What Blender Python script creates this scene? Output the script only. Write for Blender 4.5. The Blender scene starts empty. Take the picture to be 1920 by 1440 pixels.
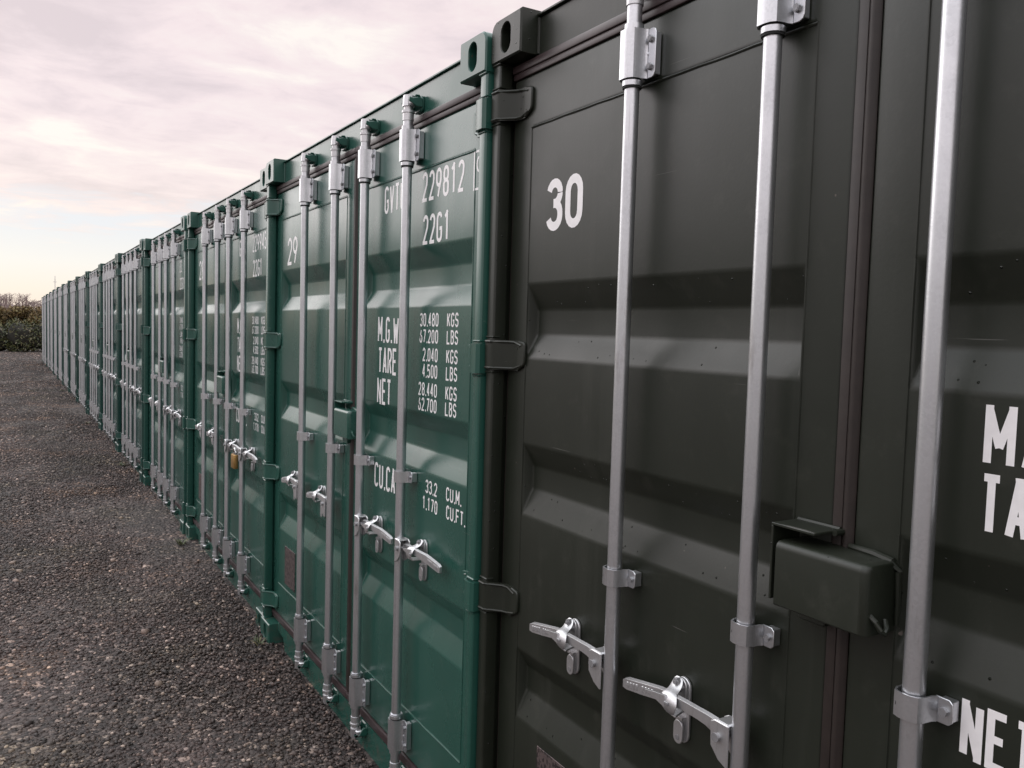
import bpy, bmesh, math, random
import numpy as np
from mathutils import Vector, Matrix

S = bpy.context.scene
COL = S.collection
PI = math.pi
random.seed(4)

# ------------------------------------------------------------------ camera
cam_d = bpy.data.cameras.new("camera")
cam = bpy.data.objects.new("camera", cam_d)
COL.objects.link(cam)
S.camera = cam
cam_d.sensor_fit = 'HORIZONTAL'
cam_d.sensor_width = 36.0
cam_d.lens = 29.454
cam_d.clip_start = 0.02
cam_d.clip_end = 3000
CAM = Vector((-1.1714, -2.161, 1.7246))
_r = Vector((0.85903511, -0.51111883, 0.02856959))
_u = Vector((0.00695859, 0.06746275, 0.99769753))
_f = Vector((0.51186938, 0.8568584, -0.06150953))
cam.matrix_world = Matrix(((_r.x, _u.x, -_f.x, CAM.x), (_r.y, _u.y, -_f.y, CAM.y), (_r.z, _u.z, -_f.z, CAM.z), (0, 0, 0, 1)))
S.render.resolution_x, S.render.resolution_y = 1024, 768

# ------------------------------------------------------------------ view transform
S.view_settings.view_transform = 'Standard'
S.view_settings.look = 'None'
S.view_settings.exposure = 0.0
S.view_settings.gamma = 1.0

# ------------------------------------------------------------------ sun and sky
SUN_EL, SUN_AZ = math.radians(25), math.radians(-20)      # azimuth measured from +Y towards +X
sd = bpy.data.lights.new("sun", 'SUN')
sd.energy = 0.5
sd.angle = math.radians(38)
sd.color = (1.0, 0.97, 0.94)
sun = bpy.data.objects.new("sun", sd)
COL.objects.link(sun)
_d = Vector((math.sin(SUN_AZ) * math.cos(SUN_EL), math.cos(SUN_AZ) * math.cos(SUN_EL), math.sin(SUN_EL)))
sun.rotation_euler = (-_d).to_track_quat('-Z', 'Y').to_euler()
sun.location = _d * 60


class NT:
    """small helper to wire shader nodes"""
    def __init__(self, tree):
        self.t = tree

    def n(self, typ, ins=None, **props):
        nd = self.t.nodes.new(typ)
        for k, v in props.items():
            setattr(nd, k, v)
        if ins:
            for k, v in ins.items():
                sock = nd.inputs[k]
                if isinstance(v, bpy.types.NodeSocket):
                    self.t.links.new(v, sock)
                else:
                    sock.default_value = v
        return nd

    def math(self, op, a, b=0.0, c=None, clamp=False):
        d = {0: a, 1: b}
        if c is not None:
            d[2] = c
        return self.n('ShaderNodeMath', d, operation=op, use_clamp=clamp).outputs[0]

    def ramp(self, fac, stops, interp='LINEAR'):
        nd = self.n('ShaderNodeValToRGB', {'Fac': fac})
        cr = nd.color_ramp
        cr.interpolation = interp
        while len(cr.elements) < len(stops):
            cr.elements.new(0.5)
        for e, (p, c) in zip(cr.elements, stops):
            e.position = p
            e.color = (c, c, c, 1) if isinstance(c, (int, float)) else tuple(c) + (1,)
        return nd.outputs['Color']

    def mix(self, fac, a, b, blend='MIX'):
        nd = self.n('ShaderNodeMix', data_type='RGBA', blend_type=blend)
        for idx, v in ((0, fac), (6, a), (7, b)):
            if isinstance(v, bpy.types.NodeSocket):
                self.t.links.new(v, nd.inputs[idx])
            else:
                nd.inputs[idx].default_value = v if idx == 0 else tuple(v) + (1,)
        return nd.outputs[2]

    def noise(self, vec, scale, detail=4, rough=0.55, dist=0.0):
        return self.n('ShaderNodeTexNoise', {'Vector': vec, 'Scale': scale, 'Detail': detail, 'Roughness': rough, 'Distortion': dist}).outputs['Fac']


W = bpy.data.worlds.new("World")
S.world = W
W.use_nodes = True
W.node_tree.nodes.clear()
w = NT(W.node_tree)
geo = w.n('ShaderNodeTexCoord').outputs['Generated']
sep = w.n('ShaderNodeSeparateXYZ', {0: geo})
zc = w.math('MAXIMUM', sep.outputs['Z'], 0.0)
den = w.math('ADD', zc, 0.10)
px = w.math('DIVIDE', sep.outputs['X'], den)
py = w.math('DIVIDE', sep.outputs['Y'], den)
plane = w.n('ShaderNodeCombineXYZ', {0: px, 1: py, 2: 0.0}).outputs[0]
big = w.noise(w.n('ShaderNodeMapping', {'Vector': plane, 'Rotation': (0, 0, 0.5), 'Scale': (1.0, 1.15, 1), 'Location': (1.3, 2.4, 0)}).outputs[0], 1.15, 6, 0.58, 0.4)
fine = w.noise(w.n('ShaderNodeMapping', {'Vector': plane, 'Rotation': (0, 0, 0.5), 'Scale': (0.95, 1.1, 1)}).outputs[0], 3.2, 7, 0.62, 0.5)
clear = w.ramp(zc, [(0.0, (0.95, 0.80, 0.69)), (0.03, (0.98, 0.89, 0.79)), (0.06, (0.96, 0.935, 0.89)), (0.10, (0.87, 0.885, 0.915)), (0.3, (0.85, 0.87, 0.93))])
cloudc = w.ramp(w.math('ADD', w.math('MULTIPLY', big, 0.62), w.math('MULTIPLY', fine, 0.38)),
                [(0.39, (0.78, 0.675, 0.70)), (0.455, (0.875, 0.755, 0.775)), (0.505, (0.955, 0.82, 0.83)), (0.55, (0.985, 0.87, 0.86)), (0.61, (1.05, 0.98, 0.92))])
warm = w.ramp(zc, [(0.08, 1.0), (0.22, 0.0)])
cloudc = w.mix(w.math('MULTIPLY', w.n('ShaderNodeSeparateColor', {0: warm}).outputs[0], 0.45), cloudc, (1.05, 0.92, 0.80))
over = w.n('ShaderNodeSeparateColor', {0: w.ramp(zc, [(0.40, 0.0), (0.62, 1.0)])}).outputs[0]
cloudc = w.mix(w.math('MULTIPLY', over, 0.8), cloudc, (0.90, 0.91, 0.93))
edge = w.ramp(w.math('ADD', zc, w.math('MULTIPLY', w.math('SUBTRACT', fine, 0.5), 0.16)), [(0.095, 0.0), (0.135, 1.0)])
veil = w.mix(edge, clear, cloudc)
nish = w.n('ShaderNodeTexSky', sky_type='NISHITA', sun_disc=False, sun_elevation=SUN_EL, sun_rotation=SUN_AZ)
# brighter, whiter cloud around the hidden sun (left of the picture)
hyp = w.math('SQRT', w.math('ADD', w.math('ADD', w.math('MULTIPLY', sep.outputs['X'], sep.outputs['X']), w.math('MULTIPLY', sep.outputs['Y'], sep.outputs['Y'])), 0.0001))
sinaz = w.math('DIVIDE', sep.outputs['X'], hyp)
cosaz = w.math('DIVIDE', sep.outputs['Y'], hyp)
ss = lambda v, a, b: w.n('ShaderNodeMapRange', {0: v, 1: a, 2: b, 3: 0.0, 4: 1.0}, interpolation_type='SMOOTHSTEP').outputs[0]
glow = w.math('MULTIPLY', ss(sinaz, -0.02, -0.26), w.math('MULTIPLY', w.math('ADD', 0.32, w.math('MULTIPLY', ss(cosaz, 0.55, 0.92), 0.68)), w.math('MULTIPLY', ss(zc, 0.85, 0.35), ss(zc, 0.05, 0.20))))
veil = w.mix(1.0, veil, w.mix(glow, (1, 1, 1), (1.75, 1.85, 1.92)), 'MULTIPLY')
# unseen sky: low left darkened to shape reflections, overhead boosted to add light
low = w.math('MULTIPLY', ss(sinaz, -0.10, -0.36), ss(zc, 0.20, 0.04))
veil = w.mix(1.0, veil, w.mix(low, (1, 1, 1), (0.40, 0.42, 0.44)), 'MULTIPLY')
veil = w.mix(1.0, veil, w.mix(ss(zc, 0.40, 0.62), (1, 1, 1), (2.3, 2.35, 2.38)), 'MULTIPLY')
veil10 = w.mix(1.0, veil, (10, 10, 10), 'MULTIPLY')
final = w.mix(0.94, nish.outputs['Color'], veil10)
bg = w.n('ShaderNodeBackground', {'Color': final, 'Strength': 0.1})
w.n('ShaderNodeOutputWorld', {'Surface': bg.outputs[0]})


# ------------------------------------------------------------------ materials
def material(name):
    m = bpy.data.materials.new(name)
    m.use_nodes = True
    m.node_tree.nodes.clear()
    return m, NT(m.node_tree)


def finish(t, **kw):
    p = t.n('ShaderNodeBsdfPrincipled', kw)
    t.n('ShaderNodeOutputMaterial', {'Surface': p.outputs[0]})
    return p


def bump(t, h, strength, dist=0.01):
    return t.n('ShaderNodeBump', {'Height': h, 'Strength': strength, 'Distance': dist}).outputs[0]


def paint(name, drops, rust=False, rough0=0.28, ior=1.58):
    m, t = material(name)
    val = lambda c: t.n('ShaderNodeSeparateColor', {0: c}).outputs[0]
    oc = t.n('ShaderNodeObjectInfo').outputs['Color']
    pos = t.n('ShaderNodeTexCoord').outputs['Object']
    rnd = t.n('ShaderNodeObjectInfo').outputs['Random']
    shift = t.n('ShaderNodeMapping', {'Vector': pos, 'Location': t.n('ShaderNodeCombineXYZ', {0: 0.0, 1: t.math('MULTIPLY', rnd, 7.0), 2: t.math('MULTIPLY', rnd, 3.0)}).outputs[0]}).outputs[0]
    blot = t.noise(shift, 2.2, 5, 0.6)
    base = t.mix(val(t.ramp(blot, [(0.3, 0.0), (0.7, 1.0)])), oc, t.mix(1.0, oc, (1.25, 1.22, 1.2), 'MULTIPLY'))
    # rain streaks with dust, running down the panels
    streak = t.noise(t.n('ShaderNodeMapping', {'Vector': shift, 'Scale': (6, 13, 0.7)}).outputs[0], 1.0, 4, 0.6)
    base = t.mix(val(t.ramp(streak, [(0.54, 0.0), (0.80, 0.09)])), base, (0.13, 0.125, 0.11))
    dust = t.noise(shift, 14.0, 6, 0.7)
    base = t.mix(val(t.ramp(dust, [(0.56, 0.0), (0.8, 0.10)])), base, (0.16, 0.15, 0.13))
    # splashed mud above the gravel
    sz = t.n('ShaderNodeSeparateXYZ', {0: pos}).outputs['Z']
    mud = t.math('MULTIPLY', val(t.ramp(t.noise(shift, 24.0, 5, 0.7), [(0.5, 0.0), (0.68, 0.7)])), t.n('ShaderNodeMapRange', {0: sz, 1: 0.02, 2: 0.34, 3: 1.0, 4: 0.0}).outputs[0])
    base = t.mix(mud, base, (0.075, 0.060, 0.050))
    # chips and hairline scratches
    chip = t.noise(shift, 38.0, 2, 0.5)
    base = t.mix(val(t.ramp(chip, [(0.775, 0.0), (0.795, 0.7)])), base, (0.15, 0.125, 0.11))
    scr = t.noise(t.n('ShaderNodeMapping', {'Vector': shift, 'Rotation': (0.5, 0, 0), 'Scale': (20, 3.0, 160)}).outputs[0], 1.0, 2, 0.5)
    base = t.mix(val(t.ramp(scr, [(0.76, 0.0), (0.78, 0.45)])), base, (0.17, 0.165, 0.155))
    if rust:
        rz = t.noise(pos, 11.0, 5, 0.65)
        base = t.mix(val(t.ramp(rz, [(0.64, 0.0), (0.70, 0.8)])), base, (0.20, 0.075, 0.03))
    peel = t.noise(pos, 130.0, 3, 0.5)
    wave = t.noise(shift, 2.6, 2, 0.5)
    h = t.math('ADD', t.math('MULTIPLY', peel, 0.10), t.math('MULTIPLY', wave, 2.2))
    nrm = bump(t, h, 0.25, 0.005)
    rough = t.ramp(t.math('ADD', t.math('MULTIPLY', blot, 0.8), t.math('MULTIPLY', streak, 0.2)), [(0.35, rough0 - 0.04), (0.65, rough0 + 0.06)])
    if drops:
        v = t.n('ShaderNodeTexVoronoi', {'Vector': pos, 'Scale': 62.0, 'Randomness': 1.0}, feature='F1')
        pick = t.n('ShaderNodeSeparateColor', {0: v.outputs['Color']})
        sel = t.math('GREATER_THAN', t.math('ADD', pick.outputs[0], t.math('MULTIPLY', t.noise(pos, 3.5, 2, 0.5), 0.5)), 1.04)
        dome = t.math('MULTIPLY', t.math('SUBTRACT', 1.0, t.math('MULTIPLY', v.outputs['Distance'], 6.5), clamp=True), sel)
        dome = t.math('POWER', dome, 0.5)
        nrm = t.n('ShaderNodeBump', {'Height': dome, 'Strength': 1.0, 'Distance': 0.0045, 'Normal': nrm}).outputs[0]
        rough = t.math('SUBTRACT', val(rough), t.math('MULTIPLY', t.math('GREATER_THAN', dome, 0.05), 0.25))
    finish(t, **{'Base Color': base, 'Roughness': rough, 'Normal': nrm, 'IOR': ior})
    return m


def galvanised(name, tone, rough0, metal):
    m, t = material(name)
    val = lambda c: t.n('ShaderNodeSeparateColor', {0: c}).outputs[0]
    pos = t.n('ShaderNodeTexCoord').outputs['Object']
    rnd = t.n('ShaderNodeObjectInfo').outputs['Random']
    pos = t.n('ShaderNodeMapping', {'Vector': pos, 'Location': t.n('ShaderNodeCombineXYZ', {0: 0.0, 1: t.math('MULTIPLY', rnd, 5.0), 2: t.math('MULTIPLY', rnd, 9.0)}).outputs[0]}).outputs[0]
    v = t.n('ShaderNodeTexVoronoi', {'Vector': pos, 'Scale': 210.0}, feature='F1')
    sp = t.n('ShaderNodeSeparateColor', {0: v.outputs['Color']}).outputs[0]
    st = t.noise(pos, 5.0, 5, 0.62)
    mixv = t.math('ADD', t.math('MULTIPLY', sp, 0.10), t.math('MULTIPLY', st, 0.90))
    c = t.ramp(mixv, [(0.28, tuple(x * 0.80 for x in tone)), (0.5, tone), (0.72, tuple(min(1, x * 1.10) for x in tone))])
    scuff = t.noise(t.n('ShaderNodeMapping', {'Vector': pos, 'Scale': (90, 90, 5)}).outputs[0], 1.0, 4, 0.6)
    c = t.mix(val(t.ramp(scuff, [(0.60, 0.0), (0.74, 0.30)])), c, (0.25, 0.24, 0.24))
    grime = t.noise(t.n('ShaderNodeMapping', {'Vector': pos, 'Scale': (14, 14, 3)}).outputs[0], 1.0, 5, 0.7)
    c = t.mix(val(t.ramp(grime, [(0.62, 0.0), (0.74, 0.45)])), c, (0.20, 0.17, 0.15))
    r = t.ramp(mixv, [(0.2, rough0 + 0.10), (0.8, rough0 - 0.04)])
    finish(t, **{'Base Color': c, 'Metallic': metal, 'Roughness': r, 'Normal': bump(t, t.math('ADD', t.math('MULTIPLY', sp, 0.4), t.math('MULTIPLY', st, 2.0)), 0.10, 0.002)})
    return m


def plain(name, col, rough, metal=0.0, var=0.25, scale=30.0):
    m, t = material(name)
    pos = t.n('ShaderNodeTexCoord').outputs['Object']
    nz = t.noise(pos, scale, 4, 0.6)
    c = t.ramp(nz, [(0.3, tuple(x * (1 - var) for x in col)), (0.7, tuple(min(1, x * (1 + var)) for x in col))])
    finish(t, **{'Base Color': c, 'Roughness': rough, 'Metallic': metal, 'Normal': bump(t, nz, 0.15, 0.002)})
    return m


M_DARK = paint("dark_olive_paint", True, False, 0.40, 1.46)
M_GREEN = paint("green_paint", False, False, 0.26, 1.58)
M_GREEN_CAST = paint("green_paint_rusty", False, True)
M_ZINC = galvanised("galvanised_steel", (0.68, 0.695, 0.72), 0.31, 0.95)
M_CAST = galvanised("zinc_casting", (0.62, 0.62, 0.63), 0.38, 0.9)
M_RUB = plain("brown_rubber", (0.042, 0.027, 0.028), 0.42, var=0.2)
M_SEAL = plain("black_rubber", (0.022, 0.0155, 0.0130), 0.5, var=0.2)
M_WHITE = plain("white_lettering", (0.84, 0.82, 0.82), 0.35, var=0.05, scale=40.0)
M_BLACK = plain("black_hole", (0.008, 0.008, 0.008), 0.8)
M_BRASS = plain("brass", (0.42, 0.25, 0.09), 0.42, 0.8, var=0.15)
M_STEEL = plain("shackle_steel", (0.6, 0.6, 0.6), 0.25, 0.95, var=0.1)


def plate_mat():
    m, t = material("engraved_plate")
    pos = t.n('ShaderNodeTexCoord').outputs['Object']
    sc = t.n('ShaderNodeMapping', {'Vector': pos, 'Scale': (1, 95, 62)}).outputs[0]
    nz = t.noise(sc, 1.0, 2, 0.6)
    c = t.ramp(nz, [(0.49, (0.125, 0.095, 0.092)), (0.56, (0.035, 0.028, 0.028))], 'LINEAR')
    finish(t, **{'Base Color': c, 'Roughness': 0.5, 'Metallic': 0.4})
    return m


M_PLATE = plate_mat()


# ------------------------------------------------------------------ mesh helpers
class MB:
    def __init__(self):
        self.bm = bmesh.new()

    def _merge(self, b2, mi):
        for f in b2.faces:
            f.material_index = mi
        me = bpy.data.meshes.new("tmp")
        b2.to_mesh(me)
        b2.free()
        self.bm.from_mesh(me)
        bpy.data.meshes.remove(me)

    def smooth_merge(self, b2, mi, levels=2):
        me = bpy.data.meshes.new("tmp")
        b2.to_mesh(me)
        b2.free()
        ob = bpy.data.objects.new("tmp", me)
        COL.objects.link(ob)
        md = ob.modifiers.new("s", 'SUBSURF')
        md.levels = levels
        ev = ob.evaluated_get(bpy.context.evaluated_depsgraph_get())
        m2 = bpy.data.meshes.new_from_object(ev)
        for p in m2.polygons:
            p.material_index = mi
        self.bm.from_mesh(m2)
        bpy.data.objects.remove(ob)
        bpy.data.meshes.remove(me)
        bpy.data.meshes.remove(m2)

    def box(self, x0, x1, y0, y1, z0, z1, bev=0.0, seg=1, mi=0):
        b = bmesh.new()
        bmesh.ops.create_cube(b, size=1.0)
        for v in b.verts:
            v.co = Vector(((x0 + x1) / 2 + v.co.x * (x1 - x0), (y0 + y1) / 2 + v.co.y * (y1 - y0), (z0 + z1) / 2 + v.co.z * (z1 - z0)))
        if bev > 0:
            bmesh.ops.bevel(b, geom=list(b.edges), offset=bev, segments=seg, profile=0.5, affect='EDGES')
        self._merge(b, mi)

    def prism(self, poly, axis, a0, a1, bev=0.0, seg=1, mi=0):
        """poly: 2D points in the two other axes in xyz order, extruded along axis"""
        def P(p, a):
            return {'x': (a, p[0], p[1]), 'y': (p[0], a, p[1]), 'z': (p[0], p[1], a)}[axis]
        b = bmesh.new()
        lo = [b.verts.new(P(p, a0)) for p in poly]
        hi = [b.verts.new(P(p, a1)) for p in poly]
        n = len(poly)
        b.faces.new(lo)
        b.faces.new(hi[::-1])
        for i in range(n):
            b.faces.new((lo[i], hi[i], hi[(i + 1) % n], lo[(i + 1) % n]))
        bmesh.ops.recalc_face_normals(b, faces=list(b.faces))
        if bev > 0:
            es = [e for e in b.edges if len(e.link_faces) == 2 and e.calc_face_angle(0) > 0.5]
            bmesh.ops.bevel(b, geom=es, offset=bev, segments=seg, profile=0.5, affect='EDGES')
        self._merge(b, mi)

    def cyl(self, p0, p1, r0, r1=None, n=16, mi=0, cap=True, spin=0.0):
        r1 = r0 if r1 is None else r1
        p0, p1 = Vector(p0), Vector(p1)
        d = (p1 - p0).normalized()
        a = d.orthogonal().normalized()
        bvec = d.cross(a)
        b = bmesh.new()
        lo, hi = [], []
        for i in range(n):
            t = 2 * PI * i / n + spin
            o = a * math.cos(t) + bvec * math.sin(t)
            lo.append(b.verts.new(p0 + o * r0))
            hi.append(b.verts.new(p1 + o * r1))
        for i in range(n):
            b.faces.new((lo[i], lo[(i + 1) % n], hi[(i + 1) % n], hi[i]))
        if cap:
            b.faces.new(lo[::-1])
            b.faces.new(hi)
        self._merge(b, mi)

    def tube(self, pts, r, n=8, mi=0):
        pts = [Vector(p) for p in pts]
        b = bmesh.new()
        rings = []
        for i, p in enumerate(pts):
            d = (pts[min(i + 1, len(pts) - 1)] - pts[max(i - 1, 0)]).normalized()
            ref = Vector((0, 0, 1)) if abs(d.z) < 0.9 else Vector((1, 0, 0))
            a = d.cross(ref).normalized()
            c = d.cross(a)
            rr = r[i] if isinstance(r, (list, tuple)) else r
            rings.append([b.verts.new(p + (a * math.cos(2 * PI * k / n) + c * math.sin(2 * PI * k / n)) * rr) for k in range(n)])
        for i in range(len(rings) - 1):
            for k in range(n):
                b.faces.new((rings[i][k], rings[i][(k + 1) % n], rings[i + 1][(k + 1) % n], rings[i + 1][k]))
        b.faces.new(rings[0][::-1])
        b.faces.new(rings[-1])
        bmesh.ops.recalc_face_normals(b, faces=list(b.faces))
        self._merge(b, mi)

    def sheet(self, path, z0, z1, th, mi=0, bev=0.0):
        """bent plate: path of (x, y) points, thickened to the right of the path and extruded along z"""
        n = len(path)
        off = []
        for i in range(n):
            a = Vector(path[max(i - 1, 0)])
            p = Vector(path[i])
            c = Vector(path[min(i + 1, n - 1)])
            d1 = (p - a).normalized() if i > 0 else (c - p).normalized()
            d2 = (c - p).normalized() if i < n - 1 else d1
            nn = Vector((d1.y + d2.y, -d1.x - d2.x)).normalized()
            k = th / max(0.35, nn.dot(Vector((d1.y, -d1.x))))
            off.append(p + nn * k)
        poly = [tuple(p) for p in path] + [tuple(p) for p in off[::-1]]
        # build as quads so concave outlines are safe
        b = bmesh.new()
        L = [[b.verts.new((q[0], q[1], z)) for q in path] for z in (z0, z1)]
        R = [[b.verts.new((q[0], q[1], z)) for q in off] for z in (z0, z1)]
        for i in range(n - 1):
            b.faces.new((L[0][i], L[0][i + 1], L[1][i + 1], L[1][i]))
            b.faces.new((R[0][i], R[1][i], R[1][i + 1], R[0][i + 1]))
            b.faces.new((L[0][i], R[0][i], R[0][i + 1], L[0][i + 1]))
            b.faces.new((L[1][i], L[1][i + 1], R[1][i + 1], R[1][i]))
        for i in (0, n - 1):
            b.faces.new((L[0][i], L[1][i], R[1][i], R[0][i]))
        bmesh.ops.recalc_face_normals(b, faces=list(b.faces))
        self._merge(b, mi)

    def build(self, name, mats, parent=None, color=None, sharp=32):
        me = bpy.data.meshes.new(name)
        bmesh.ops.recalc_face_normals(self.bm, faces=[])
        self.bm.to_mesh(me)
        self.bm.free()
        for m in (mats if isinstance(mats, (list, tuple)) else [mats]):
            me.materials.append(m)
        me.polygons.foreach_set('use_smooth', [True] * len(me.polygons))
        me.set_sharp_from_angle(angle=math.radians(sharp))
        o = bpy.data.objects.new(name, me)
        COL.objects.link(o)
        if parent is not None:
            o.parent = parent
        if color is not None:
            o.color = tuple(color) + (1,)
        return o


def tag(o, label=None, cat=None, group=None, kind=None):
    for k, v in (('label', label), ('category', cat), ('group', group), ('kind', kind)):
        if v:
            o[k] = v
    return o


def empty(name, loc):
    o = bpy.data.objects.new(name, None)
    o.empty_display_size = 0.2
    o.location = loc
    COL.objects.link(o)
    return o


# ------------------------------------------------------------------ stroke lettering
def arc(cx, cy, rx, ry, a0, a1, n=9):
    return [(cx + rx * math.cos(math.radians(a0 + (a1 - a0) * i / n)), cy + ry * math.sin(math.radians(a0 + (a1 - a0) * i / n))) for i in range(n + 1)]


def glyph(ch, a, b):
    """centre lines of a character inside a box a wide and b high"""
    r = a / 2
    q = min(r * 1.15, b * 0.3)
    A = lambda cy, a0, a1: arc(r, cy, r, q, a0, a1)
    if ch == '0' or ch == 'O':
        return [A(b - q, 180, 0) + A(q, 0, -180) + [(0, b - q)]]
    if ch == '1':
        return [[(a * 0.1, b * 0.84), (a * 0.58, b), (a * 0.58, 0)]]
    if ch == '2':
        return [A(b - q, 172, -12) + [(a * 0.93, b * 0.58), (0, 0), (a, 0)]]
    if ch == '3':
        h = b * 0.53
        q1, q3 = min(r, (b - h) * 0.5), min(r, h * 0.5)
        return [arc(r, b - q1, r * 0.96, q1, 165, 0) + arc(r, h + q1, r * 0.96, q1, 0, -100, 7), arc(r, h - q3, r, q3, 100, 0, 7) + arc(r, q3, r, q3, 0, -165)]
    if ch == '4':
        return [[(a * 0.72, 0), (a * 0.72, b), (0, b * 0.27), (a, b * 0.27)]]
    if ch == '5':
        return [[(a * 0.95, b), (a * 0.08, b), (a * 0.04, b * 0.52)] + arc(r, b * 0.62 - q, r, q, 150, 0) + A(q, 0, -165)]
    if ch == '6':
        return [[(a * 0.62, b)] + [(a * 0.1, b * 0.46)] + A(q, 180, 360) + arc(r, b * 0.56 - q, r, q, 0, 180)]
    if ch == '7':
        return [[(0, b), (a, b), (a * 0.32, 0)]]
    if ch == '8':
        h = b * 0.53
        q2 = min(r, h * 0.48)
        return [arc(r, b - q2, r * 0.92, q2, 180, 0) + arc(r, h + q2 * 0.9, r * 0.92, q2 * 0.9, 0, -180) + [(r * 0.08, b - q2)],
                arc(r, h - q2, r, q2, 180, 0) + arc(r, q2, r, q2, 0, -180) + [(0, h - q2)]]
    if ch == '9':
        lo_ = b * 0.42 + q
        return [arc(r, b - q, r, q, 0, 180) + arc(r, lo_, r, q, 180, 360) + [(a, b - q)], [(a, lo_), (a * 0.36, 0)]]
    if ch == 'G':
        return [A(b - q, 15, 180) + A(q, 180, 360) + [(a, b * 0.45), (a * 0.55, b * 0.45)]]
    if ch == 'C':
        return [A(b - q, 15, 180) + A(q, 180, 345)]
    if ch == 'S':
        return [A(b - q, 15, 180) + arc(r, b * 0.5 + q * 0.72, r, q * 0.72, 180, 270, 5) + arc(r, b * 0.5 - q * 0.72, r, q * 0.72, 90, 0, 5) + A(q, 0, -165)]
    if ch == 'U':
        return [[(0, b)] + A(q, 180, 360) + [(a, b)]]
    if ch == 'V':
        return [[(0, b), (r, 0), (a, b)]]
    if ch == 'T':
        return [[(0, b), (a, b)], [(r, b), (r, 0)]]
    if ch == 'A':
        return [[(0, 0), (r, b), (a, 0)], [(a * 0.16, b * 0.3), (a * 0.84, b * 0.3)]]
    if ch == 'R':
        return [[(0, 0), (0, b), (r, b)] + arc(r, b * 0.75, r, b * 0.25, 90, -90) + [(0, b * 0.5)], [(r, b * 0.5), (a, 0)]]
    if ch == 'P':
        return [[(0, 0), (0, b), (r, b)] + arc(r, b * 0.75, r, b * 0.25, 90, -90) + [(0, b * 0.5)]]
    if ch == 'B':
        return [[(0, 0), (0, b), (r, b)] + arc(r, b * 0.77, r * 0.9, b * 0.23, 90, -90) + [(0, b * 0.54)], [(r, b * 0.54)] + arc(r, b * 0.27, r, b * 0.27, 90, -90) + [(0, 0)]]
    if ch == 'E':
        return [[(a, b), (0, b), (0, 0), (a, 0)], [(0, b * 0.52), (a * 0.85, b * 0.52)]]
    if ch == 'F':
        return [[(a, b), (0, b), (0, 0)], [(0, b * 0.52), (a * 0.85, b * 0.52)]]
    if ch == 'L':
        return [[(0, b), (0, 0), (a, 0)]]
    if ch == 'K':
        return [[(0, b), (0, 0)], [(a, b), (a * 0.05, b * 0.42)], [(a * 0.3, b * 0.6), (a, 0)]]
    if ch == 'N':
        return [[(0, 0), (0, b), (a, 0), (a, b)]]
    if ch == 'M':
        return [[(0, 0), (0, b), (r, b * 0.3), (a, b), (a, 0)]]
    if ch == 'W':
        return [[(0, b), (a * 0.25, 0), (r, b * 0.75), (a * 0.75, 0), (a, b)]]
    if ch == 'X':
        return [[(0, 0), (a, b)], [(0, b), (a, 0)]]
    return []


def split_sharp(pts, t):
    """cut a stroke at hairpin corners, lengthening both pieces so that the box clip leaves flat tips"""
    top = max(q[1] for q in pts)
    out, cur = [], [Vector(pts[0])]
    for i in range(1, len(pts)):
        p = Vector(pts[i])
        cur.append(p)
        if 0 < i < len(pts) - 1:
            d1 = (p - Vector(pts[i - 1])).normalized()
            d2 = (Vector(pts[i + 1]) - p).normalized()
            if d1.dot(d2) < -0.25:
                e = 0.55 if (p.y < 1e-6 or p.y > top - 1e-6) else 0.02
                cur[-1] = p + d1 * t * e
                out.append(cur)
                cur = [p - d2 * t * e]
    out.append(cur)
    return out


def stroke_ribbon(bm, pts, t, x, place, box=None):
    for k, piece in enumerate(split_sharp(pts, t)):
        b = bmesh.new()
        _ribbon(b, piece, t, x - 0.00002 * k, place)
        if box:
            for co, no in box:
                bmesh.ops.bisect_plane(b, geom=list(b.verts) + list(b.edges) + list(b.faces), plane_co=co, plane_no=no, clear_outer=True)
        me = bpy.data.meshes.new("tmp")
        b.to_mesh(me)
        b.free()
        bm.from_mesh(me)
        bpy.data.meshes.remove(me)


def _ribbon(bm, pts, t, x, place):
    n = len(pts)
    L, R = [], []
    closed = (Vector(pts[0]) - Vector(pts[-1])).length < 1e-5
    for i in range(n):
        if closed and i in (0, n - 1):
            a, p, c = Vector(pts[n - 2]), Vector(pts[0]), Vector(pts[1])
        else:
            a, p, c = Vector(pts[max(i - 1, 0)]), Vector(pts[i]), Vector(pts[min(i + 1, n - 1)])
        d1 = (p - a).normalized() if (p - a).length > 1e-9 else (c - p).normalized()
        d2 = (c - p).normalized() if (c - p).length > 1e-9 else d1
        s = d1 + d2
        s = d2 if s.length < 0.15 else s
        nn = Vector((s.y, -s.x)).normalized()
        k = t / 2 / max(0.6, abs(nn.dot(Vector((d1.y, -d1.x)))))
        L.append(p - nn * k)
        R.append(p + nn * k)
    vl = [bm.verts.new(place(q, x)) for q in L]
    vr = [bm.verts.new(place(q, x)) for q in R]
    for i in range(n - 1):
        bm.faces.new((vl[i], vr[i], vr[i + 1], vl[i + 1]))


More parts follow.
